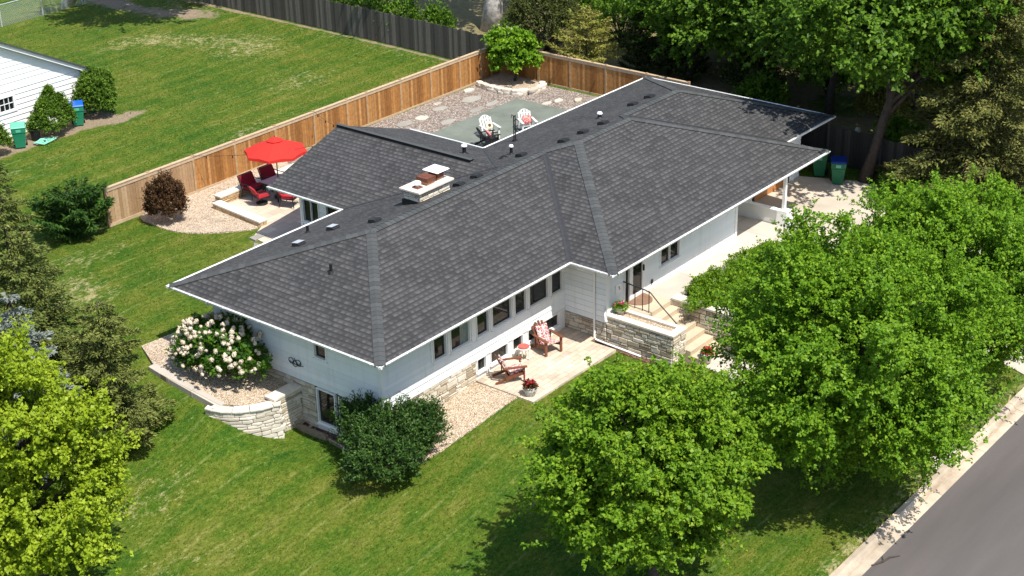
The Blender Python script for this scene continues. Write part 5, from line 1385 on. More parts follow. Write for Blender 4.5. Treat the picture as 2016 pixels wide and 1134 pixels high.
# neighbour's yews along the white garage
shrub("foundation_bush", "broad rounded evergreen bush at the far corner of the white garage", (13.55, 30.95, -.12), (.80, .80, 1.15), LEAF_BX, 61, n=1500, per=16, L=.085, up=.3, twl=.13, group="evergreen bushes along the white garage", stems=False)
shrub("foundation_bush", "egg shaped evergreen bush between the two green bins", (10.75, 30.55, -.12), (1.0, .85, 1.08), LEAF_BX, 62, n=1500, per=16, L=.085, up=.3, twl=.13, cone=.5, group="evergreen bushes along the white garage", stems=False)
shrub("foundation_bush", "evergreen bush cut by the left edge of the photo", (7.05, 30.4, -.12), (.95, .85, 1.08), LEAF_BX, 63, n=1500, per=16, L=.085, up=.3, twl=.13, cone=.4, group="evergreen bushes along the white garage", stems=False)
# big trees behind the house
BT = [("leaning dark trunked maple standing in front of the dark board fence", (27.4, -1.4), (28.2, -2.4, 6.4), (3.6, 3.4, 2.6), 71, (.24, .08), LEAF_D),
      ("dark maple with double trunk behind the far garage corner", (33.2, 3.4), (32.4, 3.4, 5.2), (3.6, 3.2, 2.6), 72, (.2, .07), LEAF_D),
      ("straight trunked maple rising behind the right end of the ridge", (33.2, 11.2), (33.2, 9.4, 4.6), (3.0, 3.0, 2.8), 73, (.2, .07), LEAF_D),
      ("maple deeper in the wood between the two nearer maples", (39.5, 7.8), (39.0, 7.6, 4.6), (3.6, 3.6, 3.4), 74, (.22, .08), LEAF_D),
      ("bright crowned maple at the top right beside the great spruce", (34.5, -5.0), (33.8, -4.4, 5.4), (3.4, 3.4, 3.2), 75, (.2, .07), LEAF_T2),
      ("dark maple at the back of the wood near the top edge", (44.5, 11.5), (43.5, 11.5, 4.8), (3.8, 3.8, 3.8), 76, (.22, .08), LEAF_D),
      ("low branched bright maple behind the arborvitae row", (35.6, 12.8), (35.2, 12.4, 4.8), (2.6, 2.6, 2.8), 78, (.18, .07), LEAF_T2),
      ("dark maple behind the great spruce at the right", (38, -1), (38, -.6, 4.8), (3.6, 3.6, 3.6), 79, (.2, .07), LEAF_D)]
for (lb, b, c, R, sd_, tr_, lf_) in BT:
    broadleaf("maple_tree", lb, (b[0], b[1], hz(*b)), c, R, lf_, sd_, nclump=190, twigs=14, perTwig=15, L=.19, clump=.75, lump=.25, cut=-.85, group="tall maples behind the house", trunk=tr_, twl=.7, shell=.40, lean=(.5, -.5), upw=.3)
broadleaf('maple_tree', 'maple whose trunk foot shows by the chain link fence at the top edge', (24.6, 48.3, hz(24.6, 48.3)), (26.5, 40.8, 8.6), (4.2, 3.4, 2.2), LEAF_D, 88, nclump=120, twigs=13, perTwig=13, L=.24, clump=.8, trunk=(.28, .1), mat_bark=M_bark_w, twl=.8)
t = broadleaf("shade_tree", "old tree with a thick pale trunk behind the grey picket fence", (34.8, 24.6, hz(34.8, 24.6)), (36.5, 25.0, 10.5), (5.5, 5.5, 3.2), LEAF_D, 77, nclump=120, twigs=12, perTwig=12, L=.28, clump=.9, trunk=(.50, .30), mat_bark=M_bark_w, cut=-.5, twl=.9)
for k, (x, y, r) in enumerate([(30.9, 27.6, .8), (31.2, 30.2, .95), (31.0, 25.2, .6), (31.4, 33.0, .9)]):
    shrub("leafy_bush", ["mid green bush showing over the middle of the picket fence", "large leafy bush over the picket fence left of the pale trunk", "low bush at the foot of the pale trunk behind the pickets", "leafy bush over the picket fence at the top edge"][k], (x, y, hz(x, y)), (r, r * 1.2, 1.05), LEAF_D, 80 + k, n=260, per=14, L=.14, twl=.4, group="bushes behind the picket fence")
sv = shrub("viburnum_bush", "white flowering bush behind the small corner tree", (31.6, 20.9, hz(31.6, 20.9)), (.8, .9, .9), LEAF_D, 90, n=260, per=14, L=.13, twl=.35)
for k in range(60):
    d = Vector((rr.gauss(0, 1), rr.gauss(0, 1), rr.gauss(.6, 1))).normalized()
    if d.z < -.1: d.z = -d.z
    o = bpy.data.objects.new("flower_head", heads[k % 3]); o.location = (d.x * 1.0, d.y * 1.15, d.z * .95 + .78); o.scale = (.9, .9, .9); finish(o, sv)
for k, (x, y, r, lf, tx) in enumerate([(33.5, 7.6, 1.1, LEAF_OL, 'olive bush in the wood directly behind the right end of the roof'), (35.5, 4.8, 1.3, LEAF_T2, 'lit green bush between the double trunk and the deeper maple'), (31.5, 6.0, .9, LEAF_D, 'dark bush close behind the garage roof ridge'), (37.5, 10.5, 1.6, LEAF_D, 'broad dark bush behind the arborvitae row'), (41.5, 3.0, 1.8, LEAF_OL, 'broad olive bush at the back of the wood'), (36.8, 17.5, 1.3, LEAF_D, 'dark bush between the round evergreen and the far house'), (38.5, 20.5, 1.2, LEAF_D, 'dark bush in front of the cream far house'), (34, 1.2, .8, LEAF_YL, 'yellowish bush at the foot of the double trunked maple')]):
    shrub('understory_bush', tx, (x, y, hz(x, y)), (r, r, r * .9), lf, 120 + k, n=300, per=15, L=.15, twl=.4, group='bushes under the trees at right')
for k, (x, y, r, lf) in enumerate([(30.2, -1.6, .9, LEAF_T2), (29.6, -3.6, .8, LEAF_OL), (26.6, -3.2, .55, LEAF_D), (29.2, 3.8, .7, LEAF_D), (27.2, -4.6, .6, LEAF_D), (36.0, 0.6, 1.4, LEAF_D), (40, -3, 1.8, LEAF_D)]):
    shrub("understory_bush", ["sunlit yellow green bush above the dark board fence", "olive bush above the right end of the board fence", "shaded bush by the foot of the leaning maple", "dark bush behind the far garage corner", "dark low bush under the great spruce", "dark bush in the wood beyond the board fence", "wide dark bush in the wood behind the great spruce"][k], (x, y, hz(x, y)), (r, r, r * 1.1 if k < 2 else r * .8), lf, 95 + k, n=260, per=15, L=.13, twl=.35, group="bushes under the trees at right")
shrub("flowering_shrub", "pale flowering shrub by the stone wall at the foot of the steps", (12.55, -4.95, hz(12.5, -4.9)), (.5, .6, .5), LEAF_D, 110, n=200, per=14, L=.09, twl=.25)
for (x, y, s) in ((29.4, .9, .28), (29.0, .35, .2)):
    pass

# ================================================================ furniture
M_redwood = plain("red_brown_wood", (0.155, 0.055, 0.028), .5, .25, 5.0)
M_plastic = plain("white_plastic", (0.60, 0.60, 0.56), .4, .04)
M_plastic_b = plain("black_chair_plastic", (0.015, 0.015, 0.016), .45, .1)
def floral(name, a, b, scale=9.0, th=.5):
    t = NT(name); co = t.coord(); n = t.noise(co, scale, 3.0, .6, .8); v = t.voro(co, scale * 1.3)
    f = t.mr(t.math('ADD', t.math('MULTIPLY', n, .6), t.math('MULTIPLY', v, .6)), th - .05, th + .05); t.color(t.mix(f, a, b)); t.rough(.9); return t.m
M_floral = floral("floral_fabric", (0.30, 0.05, 0.09), (0.62, 0.52, 0.46), 16.0, .60)
M_redfab = plain("red_fabric", (0.36, 0.020, 0.030), .85, .12, 8)
M_redpil = floral("red_pattern_fabric", (0.55, 0.06, 0.07), (0.72, 0.30, 0.26), 14.0, .6)
M_cream = plain("cream_fabric", (0.74, 0.64, 0.46), .9, .06)
M_brownp = plain("brown_petals", (0.12, 0.06, 0.02), .9, .3, 30)

def adirondack(name, label, loc, rz_, mat, group, s=1.0, rounded=True):
    t = thing(name, label, "chair", loc, rz_, group); t.scale = (s, s, s)
    nb = 5
    m = MB()
    for k in range(6):
        y0 = -.30 + k * .088; z0 = .385 - (y0 + .30) * .30
        m.hexa([(-.27, y0, z0 - .02), (.27, y0, z0 - .02), (.27, y0 + .078, z0 - .044), (-.27, y0 + .078, z0 - .044), (-.27, y0, z0), (.27, y0, z0), (.27, y0 + .078, z0 - .024), (-.27, y0 + .078, z0 - .024)])
    m.build("seat", mat, t)
    m = MB(); b0 = Vector((0, .20, .22)); up = Vector((0, .42, .82)).normalized()
    for k in range(nb):
        u = -.23 + .46 * k / (nb - 1); top = .80 - (.55 * u * u * 4 if rounded else .3 * u * u); w = .040
        sp_ = 1.18
        a = b0 + Vector((u, 0, 0)); b = b0 + Vector((u * sp_, 0, 0)) + up * top
        m.bar(a, b, w * 2, .022, up=(0, -1, .4))
    for hh in (.25, .62): a = b0 + up * hh + Vector((0, .02, 0)); m.bar(a + Vector((-.26, 0, 0)), a + Vector((.26, 0, 0)), .05, .022, up=(0, -1, .4))
    if rounded and mat is not M_redwood:
        arc = [b0 + up * (.80 - .5 * 0 - .30 + .30 * math.sin(a)) + Vector((-.29 * math.cos(a), 0, 0)) for a in [i * PI / 10 for i in range(11)]]
        m.tube(arc, .025, 6)
        m.tube([b0 + Vector((-.24, 0, 0)), arc[0]], .022, 6); m.tube([b0 + Vector((.24, 0, 0)), arc[-1]], .022, 6)
    m.build("backrest", mat, t)
    for sx in (-1, 1):
        m = MB(); x = sx * .335
        m.hexa([(x - .065, -.42, .555), (x + .065, -.42, .555), (x + .05, .36, .555), (x - .05, .36, .555), (x - .065, -.42, .58), (x + .065, -.42, .58), (x + .05, .36, .58), (x - .05, .36, .58)]); m.build("armrest", mat, t)
        m = MB(); m.box(x - .02 * sx - .045, x - .02 * sx + .045, -.345, -.30, 0, .554); m.build("front_leg", mat, t)
        m = MB(); x2 = sx * .285; m.hexa([(x2 - .014, -.30, .26), (x2 + .014, -.30, .26), (x2 + .014, .62, 0), (x2 - .014, .62, 0), (x2 - .014, -.30, .37), (x2 + .014, -.30, .37), (x2 + .014, .66, .07), (x2 - .014, .66, .07)]); m.build("rear_leg", mat, t)
        m = MB(); m.bar((sx * .31, .30, .12), (sx * .315, .30, .555), .03, .06); m.build("arm_support", mat, t)
    return t
def pillow_mesh(w, hgt, d, n=8):
    m = MB(); 
    for side in (1, -1):
        for i in range(n):
            for j in range(n):
                q = []
                for (a, b) in ((i, j), (i + 1, j), (i + 1, j + 1), (i, j + 1)):
                    u = a / n * 2 - 1; v = b / n * 2 - 1; th_ = (1 - u ** 4) * (1 - v ** 4)
                    pin = 1 - .10 * (u * u * v * v) - .04 * (1 - abs(u)) * 0
                    q.append((u * w / 2 * pin, side * d / 2 * math.sqrt(max(0, th_)), v * hgt / 2 * pin))
                m.quad(*(q if side < 0 else q[::-1]))
    return m
def cushion_pair(label, chair_loc, rz_, mat, s=1.0):
    t = thing("chair_cushion", label, "cushion", chair_loc, rz_); t.scale = (s, s, s)
    m = MB(); m.hexa([(-.25, -.33, .39), (.25, -.33, .39), (.25, .17, .245), (-.25, .17, .245), (-.24, -.32, .46), (.24, -.32, .46), (.24, .17, .32), (-.24, .17, .32)]); m.build("seat_cushion", mat, t, bevel=.025)
    up = Vector((0, .42, .82)).normalized(); nn = Vector((0, -.82, .42)); b0 = Vector((0, .17, .28)); m = MB()
    q = lambda u, hgt, o: tuple(b0 + Vector((u, 0, 0)) + up * hgt + nn * o)
    m.hexa([q(-.22, 0, .08), q(.22, 0, .08), q(.22, 0, .01), q(-.22, 0, .01), q(-.24, .60, .07), q(.24, .60, .07), q(.24, .60, .01), q(-.24, .60, .01)]); m.build("back_cushion", mat, t, bevel=.025)
    return t
def pillow(label, loc, rot, mat, w=.36, hgt=.36, d=.13):
    m = pillow_mesh(w, hgt, d); o = m.build("pillow", mat, None, label, "pillow", smooth=True); o.location = loc; o.rotation_euler = rot
    bm = bmesh.new(); bm.from_mesh(o.data); bmesh.ops.remove_doubles(bm, verts=bm.verts, dist=.0005); bm.to_mesh(o.data); bm.free(); return o
zp = -.874
for k, (loc, rz_) in enumerate([((6.02, .02, zp), R_(52)), ((8.25, .30, zp), R_(-16))]):
    adirondack("adirondack_chair", ["red brown adirondack chair turned sideways near the middle of the front patio", "red brown adirondack chair facing out beside the lower windows by the wall corner"][k], loc, rz_, M_redwood, "wooden chairs on the front patio", .98)
    cushion_pair(["red and white floral cushion on the sideways adirondack chair", "red and white floral cushion on the outward facing adirondack chair"][k], loc, rz_, M_floral, .98)
t = thing("side_table", "small white round side table between the two wooden chairs", "table", (7.28, .55, zp))
m = MB(); m.lathe([(.20, .42), (.225, .43), (.225, .455), (.02, .46)], n=24); m.build("table_top", M_plastic, t)
for a in (0.3, 1.87, 3.44, 5.0): m = MB(); m.tube([(.15 * math.cos(a), .15 * math.sin(a), .42), (.19 * math.cos(a), .19 * math.sin(a), 0)], .018, 6); m.build("leg", M_plastic, t)
m = MB(); m.lathe([(.05, .457), (.17, .47), (.19, .50), (.175, .498), (.04, .475)], n=20); o = m.build("tray", plain("coral_tray", (0.58, 0.10, 0.08), .5, .2, 20), None, "coral red dish on the small white side table", "dish"); o.location = (7.28, .55, zp)
# flower pots
M_potw = plain("white_pot", (0.62, 0.60, 0.56), .7, .12, 8.0, bump=.3)
def flower_pot(label, loc, prof, leaf, fl, seed, fr=.22, fh=.25, nfl=16, patch=None):
    t = thing("flower_pot", label, "flower pot", loc); m = MB(); m.lathe(prof, n=22); m.build("pot", M_potw, t, smooth=True); top = prof[-1][1]
    rng = np.random.default_rng(seed); n = 420; d = rand_dir(rng, n); d[:, 2] = abs(d[:, 2]); p_ = d * np.array([fr, fr, fh]) * rng.uniform(.35, 1, (n, 1)) + np.array([0, 0, top - .02])
    LE = .085 * rng.uniform(.6, 1.3, n); V = leaf_quads(rng, p_, d + rng.normal(size=(n, 3)) * .5, rng.normal(size=(n, 3)) * .5 + np.array([0, 0, 1]), LE, LE * .7); npmesh("foliage", V, n, leaf, t)
    m = MB(); r3 = random.Random(seed)
    for k in range(nfl):
        a = r3.uniform(0, 2 * PI); ph = r3.uniform(.2, 1.4); c = Vector((fr * 1.02 * math.cos(a) * math.cos(ph), fr * 1.02 * math.sin(a) * math.cos(ph), top + fh * math.sin(ph)))
        for j in range(7):
            n_ = Vector((r3.gauss(0, .5), r3.gauss(0, .5), 1)).normalized(); u = n_.orthogonal().normalized(); w = n_.cross(u); cc = c + Vector((r3.uniform(-.035, .035), r3.uniform(-.035, .035), r3.uniform(-.02, .03))); s_ = .03
            m.quad(cc + u * s_, cc + w * s_, cc - u * s_, cc - w * s_)
    m.build("flowers", fl, t)
    return t
urn = [(.13, 0), (.155, .02), (.12, .05), (.17, .10), (.22, .17), (.235, .24), (.215, .29), (.235, .315), (.205, .315), (.19, .27)]
tub = [(.12, 0), (.19, .30), (.215, .30), (.215, .345), (.185, .345), (.17, .29)]
M_crim = plain("crimson_petals", (0.33, 0.012, 0.02), .7, .25, 30); M_pinkp = plain("pink_petals", (0.45, 0.05, 0.12), .7, .25, 30)
flower_pot("white urn of dark red plants at the near corner of the front patio", (5.50, -1.12, zp), urn, LEAF_RD, M_crim, 3)
flower_pot("white tub of red flowers on the walk at the foot of the steps", (11.05, -4.18, -1.08), tub, LEAF_D, M_crim, 4)
flower_pot("white pot with leafy green plant on the planter by the front wall", (10.44, -1.10, .01), [(r * .9, z * .85) for r, z in tub], LEAF_T1, M_pinkp, 5, .24, .24, 6)
# back patio chairs
zd = -.09
adirondack("plastic_chair", "white plastic adirondack chair holding a cream sunflower pillow on the grey patio", (21.75, 13.95, zd), R_(-24), M_plastic, "chairs on the grey back patio", .95)
adirondack("plastic_chair", "white plastic adirondack chair holding a red pillow by the roof edge", (23.35, 13.1, zd), R_(-34), M_plastic, "chairs on the grey back patio", .95)
adirondack("plastic_chair", "black plastic adirondack chair seen from behind on the grey patio", (20.98, 13.35, zd), R_(62), M_plastic_b, "chairs on the grey back patio", .95)
def local(loc, rz_, p_): c, s = math.cos(rz_), math.sin(rz_); return (loc[0] + p_[0] * c - p_[1] * s, loc[1] + p_[0] * s + p_[1] * c, loc[2] + p_[2])
o = pillow("cream pillow with a brown sunflower on the white chair", local((21.75, 13.95, zd), R_(-24), (0, .06, .56)), (R_(-26), 0, R_(-24)), M_cream)
m = MB(); m.lathe([(.075, 0), (.075, .012), (.01, .02)], n=14); q = m.build("sunflower_print", M_brownp, o); q.location = (0, -.066, .0); q.rotation_euler = (R_(90), 0, 0)
pillow("red patterned pillow on the white chair by the roof edge", local((23.35, 13.1, zd), R_(-34), (0, .06, .56)), (R_(-26), 0, R_(-34)), M_redpil, .42, .38)
pillow("red pillow on the black adirondack chair", local((20.98, 13.35, zd), R_(62), (0, .02, .54)), (R_(-26), 0, R_(62)), M_redpil, .40, .34)
# umbrella dining set on the side patio
zs_ = -.07
UC = (11.3, 16.35)
t = thing("patio_umbrella", "bright red octagonal patio umbrella standing by the cedar fence", "umbrella", (UC[0], UC[1], zs_))
m = MB(); rim = 1.28; zr, zt_ = 1.98, 2.50
N8 = 8; 
ring = [(rim * math.cos(a), rim * math.sin(a)) for a in [PI / 8 + i * PI / 4 + .2 for i in range(8)]]
for k in range(8):
    a, b = ring[k], ring[(k + 1) % 8]; md = ((a[0] + b[0]) / 2 * .97, (a[1] + b[1]) / 2 * .97)
    m.poly([(0, 0, zt_), (a[0], a[1], zr), (md[0], md[1], zr + .03)]); m.poly([(0, 0, zt_), (md[0], md[1], zr + .03), (b[0], b[1], zr)])
    for p1, p2 in ((a, md), (md, b)): m.quad((p1[0], p1[1], zr + (0 if p1 is a else .03)), (p1[0] * 1.005, p1[1] * 1.005, zr - .10), (p2[0] * 1.005, p2[1] * 1.005, zr - .10), (p2[0], p2[1], zr + (0 if p2 is b else .03)))
M_umb = NT("red_canopy"); M_umb.color((0.62, 0.035, 0.025)); M_umb.rough(.8)
tr_ = M_umb.new("ShaderNodeBsdfTranslucent"); tr_.inputs[0].default_value = (.7, .03, .02, 1); mx_ = M_umb.new("ShaderNodeMixShader"); mx_.inputs[0].default_value = .25
M_umb.link(M_umb.b.outputs[0], mx_.inputs[1]); M_umb.link(tr_.outputs[0], mx_.inputs[2]); M_umb.link(mx_.outputs[0], M_umb.out.inputs[0])
m.build("canopy", M_umb.m, t)
m = MB()
for k in range(8):
    a = ring[k]; b = ring[(k + 1) % 8]; f0 = .26
    m.poly([(0, 0, zt_ + .075), (a[0] * f0, a[1] * f0, zt_ - .08), (b[0] * f0, b[1] * f0, zt_ - .08)])
m.build("canopy_vent", M_umb.m, t)
m = MB(); m.tube([(0, 0, 0), (0, 0, zt_ + .10)], .022, 8); m.build("pole", M_dark, t)
for k in range(8): m = MB(); m.bar((0, 0, zt_ - .03), (ring[k][0], ring[k][1], zr - .015), .018, .012); m.build("rib", M_dark, t)
m = MB(); m.lathe([(.22, 0), (.22, .05), (.05, .09), (.03, .3), (.03, .32)], n=18); m.build("base", M_dark, t)
t = thing("patio_table", "dark metal patio table with pale top under the red umbrella", "table", (UC[0], UC[1], zs_))
m = MB(); m.box(-.55, .55, -.5, .5, .68, .71); m.build("table_top", plain("pale_tabletop", (0.30, 0.28, 0.26), .35, .1), t)
m = MB(); m.box(-.57, .57, -.52, .52, .655, .679); m.build("table_frame", M_dark, t)
for sx in (-1, 1):
    for sy in (-1, 1): m = MB(); m.bar((sx * .47, sy * .42, .655), (sx * .47, sy * .42, 0), .05, .05); m.build("leg", M_dark, t)
def patio_chair(label, loc, rz_, mat=M_redfab, w=.60, swivel=False):
    t = thing("patio_chair", label, "chair", loc, rz_, "cushioned chairs on the side patio"); hw = w / 2
    m = MB(); m.hexa([(-hw, -.28, .36), (hw, -.28, .36), (hw, .26, .32), (-hw, .26, .32), (-hw, -.28, .48), (hw, -.28, .48), (hw, .26, .44), (-hw, .26, .44)]); m.build("seat_cushion", mat, t, bevel=.03)
    m = MB(); m.hexa([(-hw, .20, .44), (hw, .20, .44), (hw, .32, .42), (-hw, .32, .42), (-hw * .97, .40, .86), (hw * .97, .40, .86), (hw * .97, .50, .84), (-hw * .97, .50, .84)]); m.build("back_cushion", mat, t, bevel=.03)
    m = MB(); m.box(-hw - .02, hw + .02, -.30, .30, .315, .345)
    m.bar((-hw, .30, .33), (-hw, .51, .85), .03, .03); m.bar((hw, .30, .33), (hw, .51, .85), .03, .03); m.bar((-hw, .51, .85), (hw, .51, .85), .03, .03); m.build("frame", M_dark, t)
    for sx in (-1, 1):
        x = sx * (hw + .04); m = MB(); m.tube([(x, -.28, .34), (x, -.30, .58), (x, -.22, .62), (x, .25, .60), (x, .36, .62)], .018, 6); m.build("armrest", M_dark, t)
    if swivel:
        m = MB(); m.lathe([(.27, 0), (.28, .02), (.26, .035), (.05, .06), (.05, .315)], n=20); m.build("swivel_base", M_dark, t)
    else:
        for sx in (-1, 1):
            for yy_, y2 in ((-.26, -.30), (.26, .34)): m = MB(); m.bar((sx * hw, yy_, .32), (sx * (hw + .02), y2, 0), .03, .03); m.build("leg", M_dark, t)
    return t
patio_chair("red cushioned swivel chair in full sun at the near end of the table", (10.42, 16.45, zs_), R_(70), swivel=True).scale = (.86, .86, .84)
patio_chair("red cushioned chair by the house side of the table", (10.95, 15.35, zs_), R_(20))
M_dkred = plain("maroon_fabric", (0.16, 0.006, 0.016), .9, .15, 8)
patio_chair("maroon cushioned chair against the seat wall, nearer the open end", (10.75, 17.25, zs_), R_(0), M_dkred, .72)
patio_chair("maroon cushioned chair against the seat wall, nearer the umbrella pole", (11.85, 17.25, zs_), R_(0), M_dkred, .72)
# string lights over the side patio
t = thing("string_lights", "thin black cable of bulbs strung from the cedar fence past the umbrella", "string lights", (7.5, 19.6, 1.4))
pts = []
for (a, b, sag) in (((9.75, 19.6, 1.45), (12.6, 13.25, 2.75), .25), ((16.6, 19.6, 1.45), (13.2, 13.3, 2.9), .3)):
    pts = [tuple(Vector(a).lerp(Vector(b), k / 12) - Vector((0, 0, sag * 4 * (k / 12) * (1 - k / 12)))) for k in range(13)]
    m = MB(); m.tube(pts, .008, 4); build_rel(m, "cable", M_black, t)
    for k in range(1, 12, 2): m = MB(); m.lathe([(.012, 0), (.022, -.04), (.03, -.085), (.012, -.11)][::-1], (pts[k][0], pts[k][1], pts[k][2]), 8); build_rel(m, "bulb", M_black, t)

# ================================================================ bins, hose, bits
M_bing = plain("green_bin_plastic", (0.018, 0.205, 0.105), .45, .08, 4); M_bind = plain("dark_green_bin_plastic", (0.012, 0.12, 0.055), .45, .1, 4); M_blue = plain("blue_lid_plastic", (0.012, 0.10, 0.48), .4, .08); M_lidg = plain("pale_green_lid_plastic", (0.10, 0.42, 0.27), .35, .08)
def bin_(label, loc, rz_, body, lid, group):
    t = thing("wheelie_bin", label, "bin", loc, rz_, group)
    m = MB(); m.hexa([(-.21, -.24, .04), (.21, -.24, .04), (.21, .22, .04), (-.21, .22, .04), (-.29, -.34, .74), (.29, -.34, .74), (.29, .34, .74), (-.29, .34, .74)])
    m.hexa([(-.30, -.36, .741), (.30, -.36, .741), (.30, .35, .741), (-.30, .35, .741), (-.31, -.37, .98), (.31, -.37, .98), (.31, .36, .98), (-.31, .36, .98)]); m.build("body", body, t, bevel=.025)
    m = MB(); m.hexa([(-.33, -.40, .985), (.33, -.40, .985), (.33, .40, .985), (-.33, .40, .985), (-.30, -.34, 1.06), (.30, -.34, 1.06), (.30, .34, 1.08), (-.30, .34, 1.08)]); m.build("lid", lid, t, bevel=.02)
    m = MB(); m.bar((-.26, .42, .99), (.26, .42, .99), .035, .035); m.bar((-.24, .35, .97), (-.24, .43, .99), .04, .04); m.bar((.24, .35, .97), (.24, .43, .99), .04, .04); m.build("handle", body, t)
    for sx in (-1, 1):
        m = MB(); m.tube([(sx * .235, .26, .12), (sx * .295, .26, .12)], .12, 16); m.build("wheel", M_black, t)
    m = MB(); m.box(-.10, .10, -.372, -.366, .80, .92); m.build("emblem", M_lidg, t)
    return t
bin_("green wheeled bin with blue lid between two garage bushes", (12.15, 30.6, -.12), R_(-35), M_bing, M_blue, "bins along the white garage")
bin_("green wheeled bin with pale green lid near the left photo edge", (8.75, 30.25, -.12), R_(-35), M_bing, M_lidg, "bins along the white garage")
bin_("dark green wheeled bin with navy blue lid beside the driveway", (26.55, -.62, hz(26.4, -.5) + .03), R_(-62), M_bind, plain("navy_lid_plastic", (0.008, 0.03, 0.20), .4, .1), "bins beside the driveway")
bin_("dark green wheeled bin with green lid tucked against the garage wall", (26.85, .35, hz(26.6, .3) + .03), R_(-70), M_bind, M_bind, "bins beside the driveway")
m = MB(); 
hp = []
for k in range(90):
    a = k * .42; r = .22 + .14 * math.sin(k * .37) + .05 * math.sin(k * 1.3); hp.append((9.75 + r * 1.5 * math.cos(a), 29.85 + r * .8 * math.sin(a), -.07 + .022 * (k % 5)))
m.tube(hp, .022, 6); m.build("garden_hose", plain("mint_rubber", (0.20, 0.58, 0.40), .5, .08), None, "coiled mint green garden hose on bare soil by the garage", "hose", smooth=True)
m = MB(); m.lathe([(.17, 0), (.24, .48), (.26, .48), (.26, .52), (.22, .52), (.2, .42)], n=18); o = m.build("plant_tub", M_black, None, "empty black tub beside the egg shaped garage bush", "tub"); o.location = (9.72, 30.5, -.12)
m = MB(); m.tube([(4.62, -13.5, -1.63), (4.95, -13.66, -1.625), (5.25, -13.72, -1.625), (5.5, -13.9, -1.63)], [.02, .03, .03, .012], 6); m.tube([(5.0, -13.67, -1.62), (5.15, -13.55, -1.6)], .012, 5); m.build("twig_shadow_stick", M_bark, None, "dark stick shape standing in for a twig shadow on the edge of the road", "stick")  # dark shape added in place of a twig's shadow on the asphalt
t = thing("garden_statue", "pale stone garden figure beyond the dark board fence", "statue", (29.9, .3, hz(29.9, .3)))
m = MB(); m.lathe([(.16, 0), (.18, .08), (.12, .14), (.13, .5), (.17, .62), (.15, .78), (.07, .86)], n=14); m.build("body", M_rubble, t, smooth=True)
m = MB(); m.lathe([(.03, .84), (.10, .90), (.12, .98), (.09, 1.08), (.02, 1.12)], n=14); m.build("head", M_rubble, t, smooth=True)
for (x, y, w) in ((29.55, -.25, .42), (29.5, -.75, .34)):
    m = MB(); rr = random.Random(int(w * 100)); m.prism([(w * math.cos(a) * rr.uniform(.7, 1.1), w * .6 * math.sin(a) * rr.uniform(.7, 1.1)) for a in [i * PI / 4 for i in range(8)]], -.05, .14)
    o = m.build("garden_stone", M_rubble, None, "sunlit pale boulder beside the garden figure" if w > .4 else "smaller pale boulder right of the garden figure above the fence", "stone", bevel=.04); o.location = (x, y, hz(x, y) + .35)

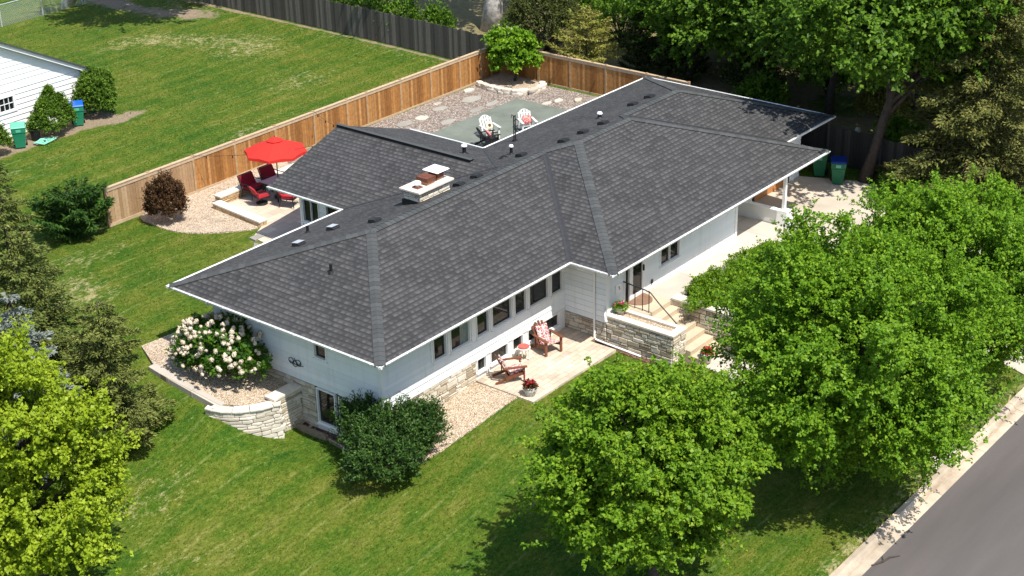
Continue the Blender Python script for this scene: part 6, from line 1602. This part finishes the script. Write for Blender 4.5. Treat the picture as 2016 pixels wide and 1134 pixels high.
# ================================================================ grass blades over the lawns
LEAF_GR = leafmat("grass_blades", [(0.1, (0.032, 0.092, 0.006)), (0.42, (0.075, 0.130, 0.010)), (0.7, (0.130, 0.160, 0.022)), (0.93, (0.32, 0.31, 0.12))], (0.2, 0.32, 0.03), .25, .8)
from mathutils.geometry import intersect_point_tri_2d
EXCL = [[(10.7, -2), (12.4, -2), (12.3, -4.1), (11.55, -12.95), (9.9, -12.95), (10.75, -4.1)], [(16.8, -12.9), (24.6, -12.9), (27.1, -6.0), (27.3, 2), (10, 2), (10, -2.2), (16, -2.2), (19.3, -6.5), (17.5, -10.5)],
        [(0.62, 4.45), (0.62, 3.1), (0.40, 1.7), (0.30, 0.5), (0.45, 0.0), (0.9, -0.35), (1.8, -0.62), (3.4, -0.78), (5.18, -0.85), (5.18, -1.5), (9.67, -1.5), (9.67, -3.4), (11, -3.5), (11, 9), (.9, 9), (.9, 4.45)],
        [(-1.68, 9.15), (-1.70, 5.3), (-1.2, 4.75), (-.3, 4.3), (.95, 4.3), (.95, 10.4), (-.6, 10.45), (-1.4, 9.2)], [(0.9, .9), (8, .9), (8, 8.4), (.9, 8.4)],
        [(6.9, 19.6), (6.4, 18.4), (6.4, 17.1), (6.9, 16.0), (7.3, 15.0), (6.7, 13.0), (7.0, 11.1), (7.5, 9.0), (8.9, 8.3), (30, 8), (30, 19.6)], [(-10, 31.75), (13.5, 31.75), (13.5, 40), (-10, 40)], [(5.3, 19.5), (30, 19.5), (30, 19.85), (5.3, 19.85)]]
def inpoly(px, py, poly):
    r = np.zeros(len(px), bool); n = len(poly); j = n - 1
    for i in range(n):
        xi, yi = poly[i]; xj, yj = poly[j]
        c = ((yi > py) != (yj > py)) & (px < (xj - xi) * (py - yi) / (yj - yi + 1e-12) + xi); r ^= c; j = i
    return r
rng = np.random.default_rng(99)
GP = []
for (x0, x1, y0, y1, den, hgt) in ((-12, 17, -12.85, 4.5, 240, .052), (-9, 8, 4.5, 20.5, 220, .056), (3, 29.3, 20.0, 47.5, 110, .07), (17, 29, -12.85, -6, 60, .06)):
    n = int((x1 - x0) * (y1 - y0) * den); x = rng.uniform(x0, x1, n); y = rng.uniform(y0, y1, n)
    keep = np.ones(n, bool)
    for e_ in EXCL: keep &= ~inpoly(x, y, e_)
    ix = np.clip(np.searchsorted(gx, x), 0, len(gx) - 1); iy = np.clip(np.searchsorted(gy, y), 0, len(gy) - 1)
    keep &= rng.random(n) > np.clip(soil[iy, ix] * 1.6, 0, .98)
    keep &= rng.random(n) > np.clip(dry[iy, ix] * .75, 0, .7)
    keep &= ~((x > 29.3) | ((y > 30.3) & (x < 13.6) & (y < 32)))
    x, y = x[keep], y[keep]
    GP.append(np.stack([x, y, HZ(x, y) - .004, np.full(len(x), hgt)], 1))
GP = np.concatenate(GP); n = len(GP)
ax = rng.normal(size=(n, 3)) * .55 + np.array([0, 0, 1.0]); no = rng.normal(size=(n, 3)) + np.array([0, -.5, .5])
LE = GP[:, 3] * rng.uniform(.5, 1.3, n)
npmesh("grass_blades", leaf_quads(rng, GP[:, :3], ax, no, LE, LE * .42, .1), n, LEAF_GR, kind="stuff", label="short green grass blades of the mown lawns", cat="grass")
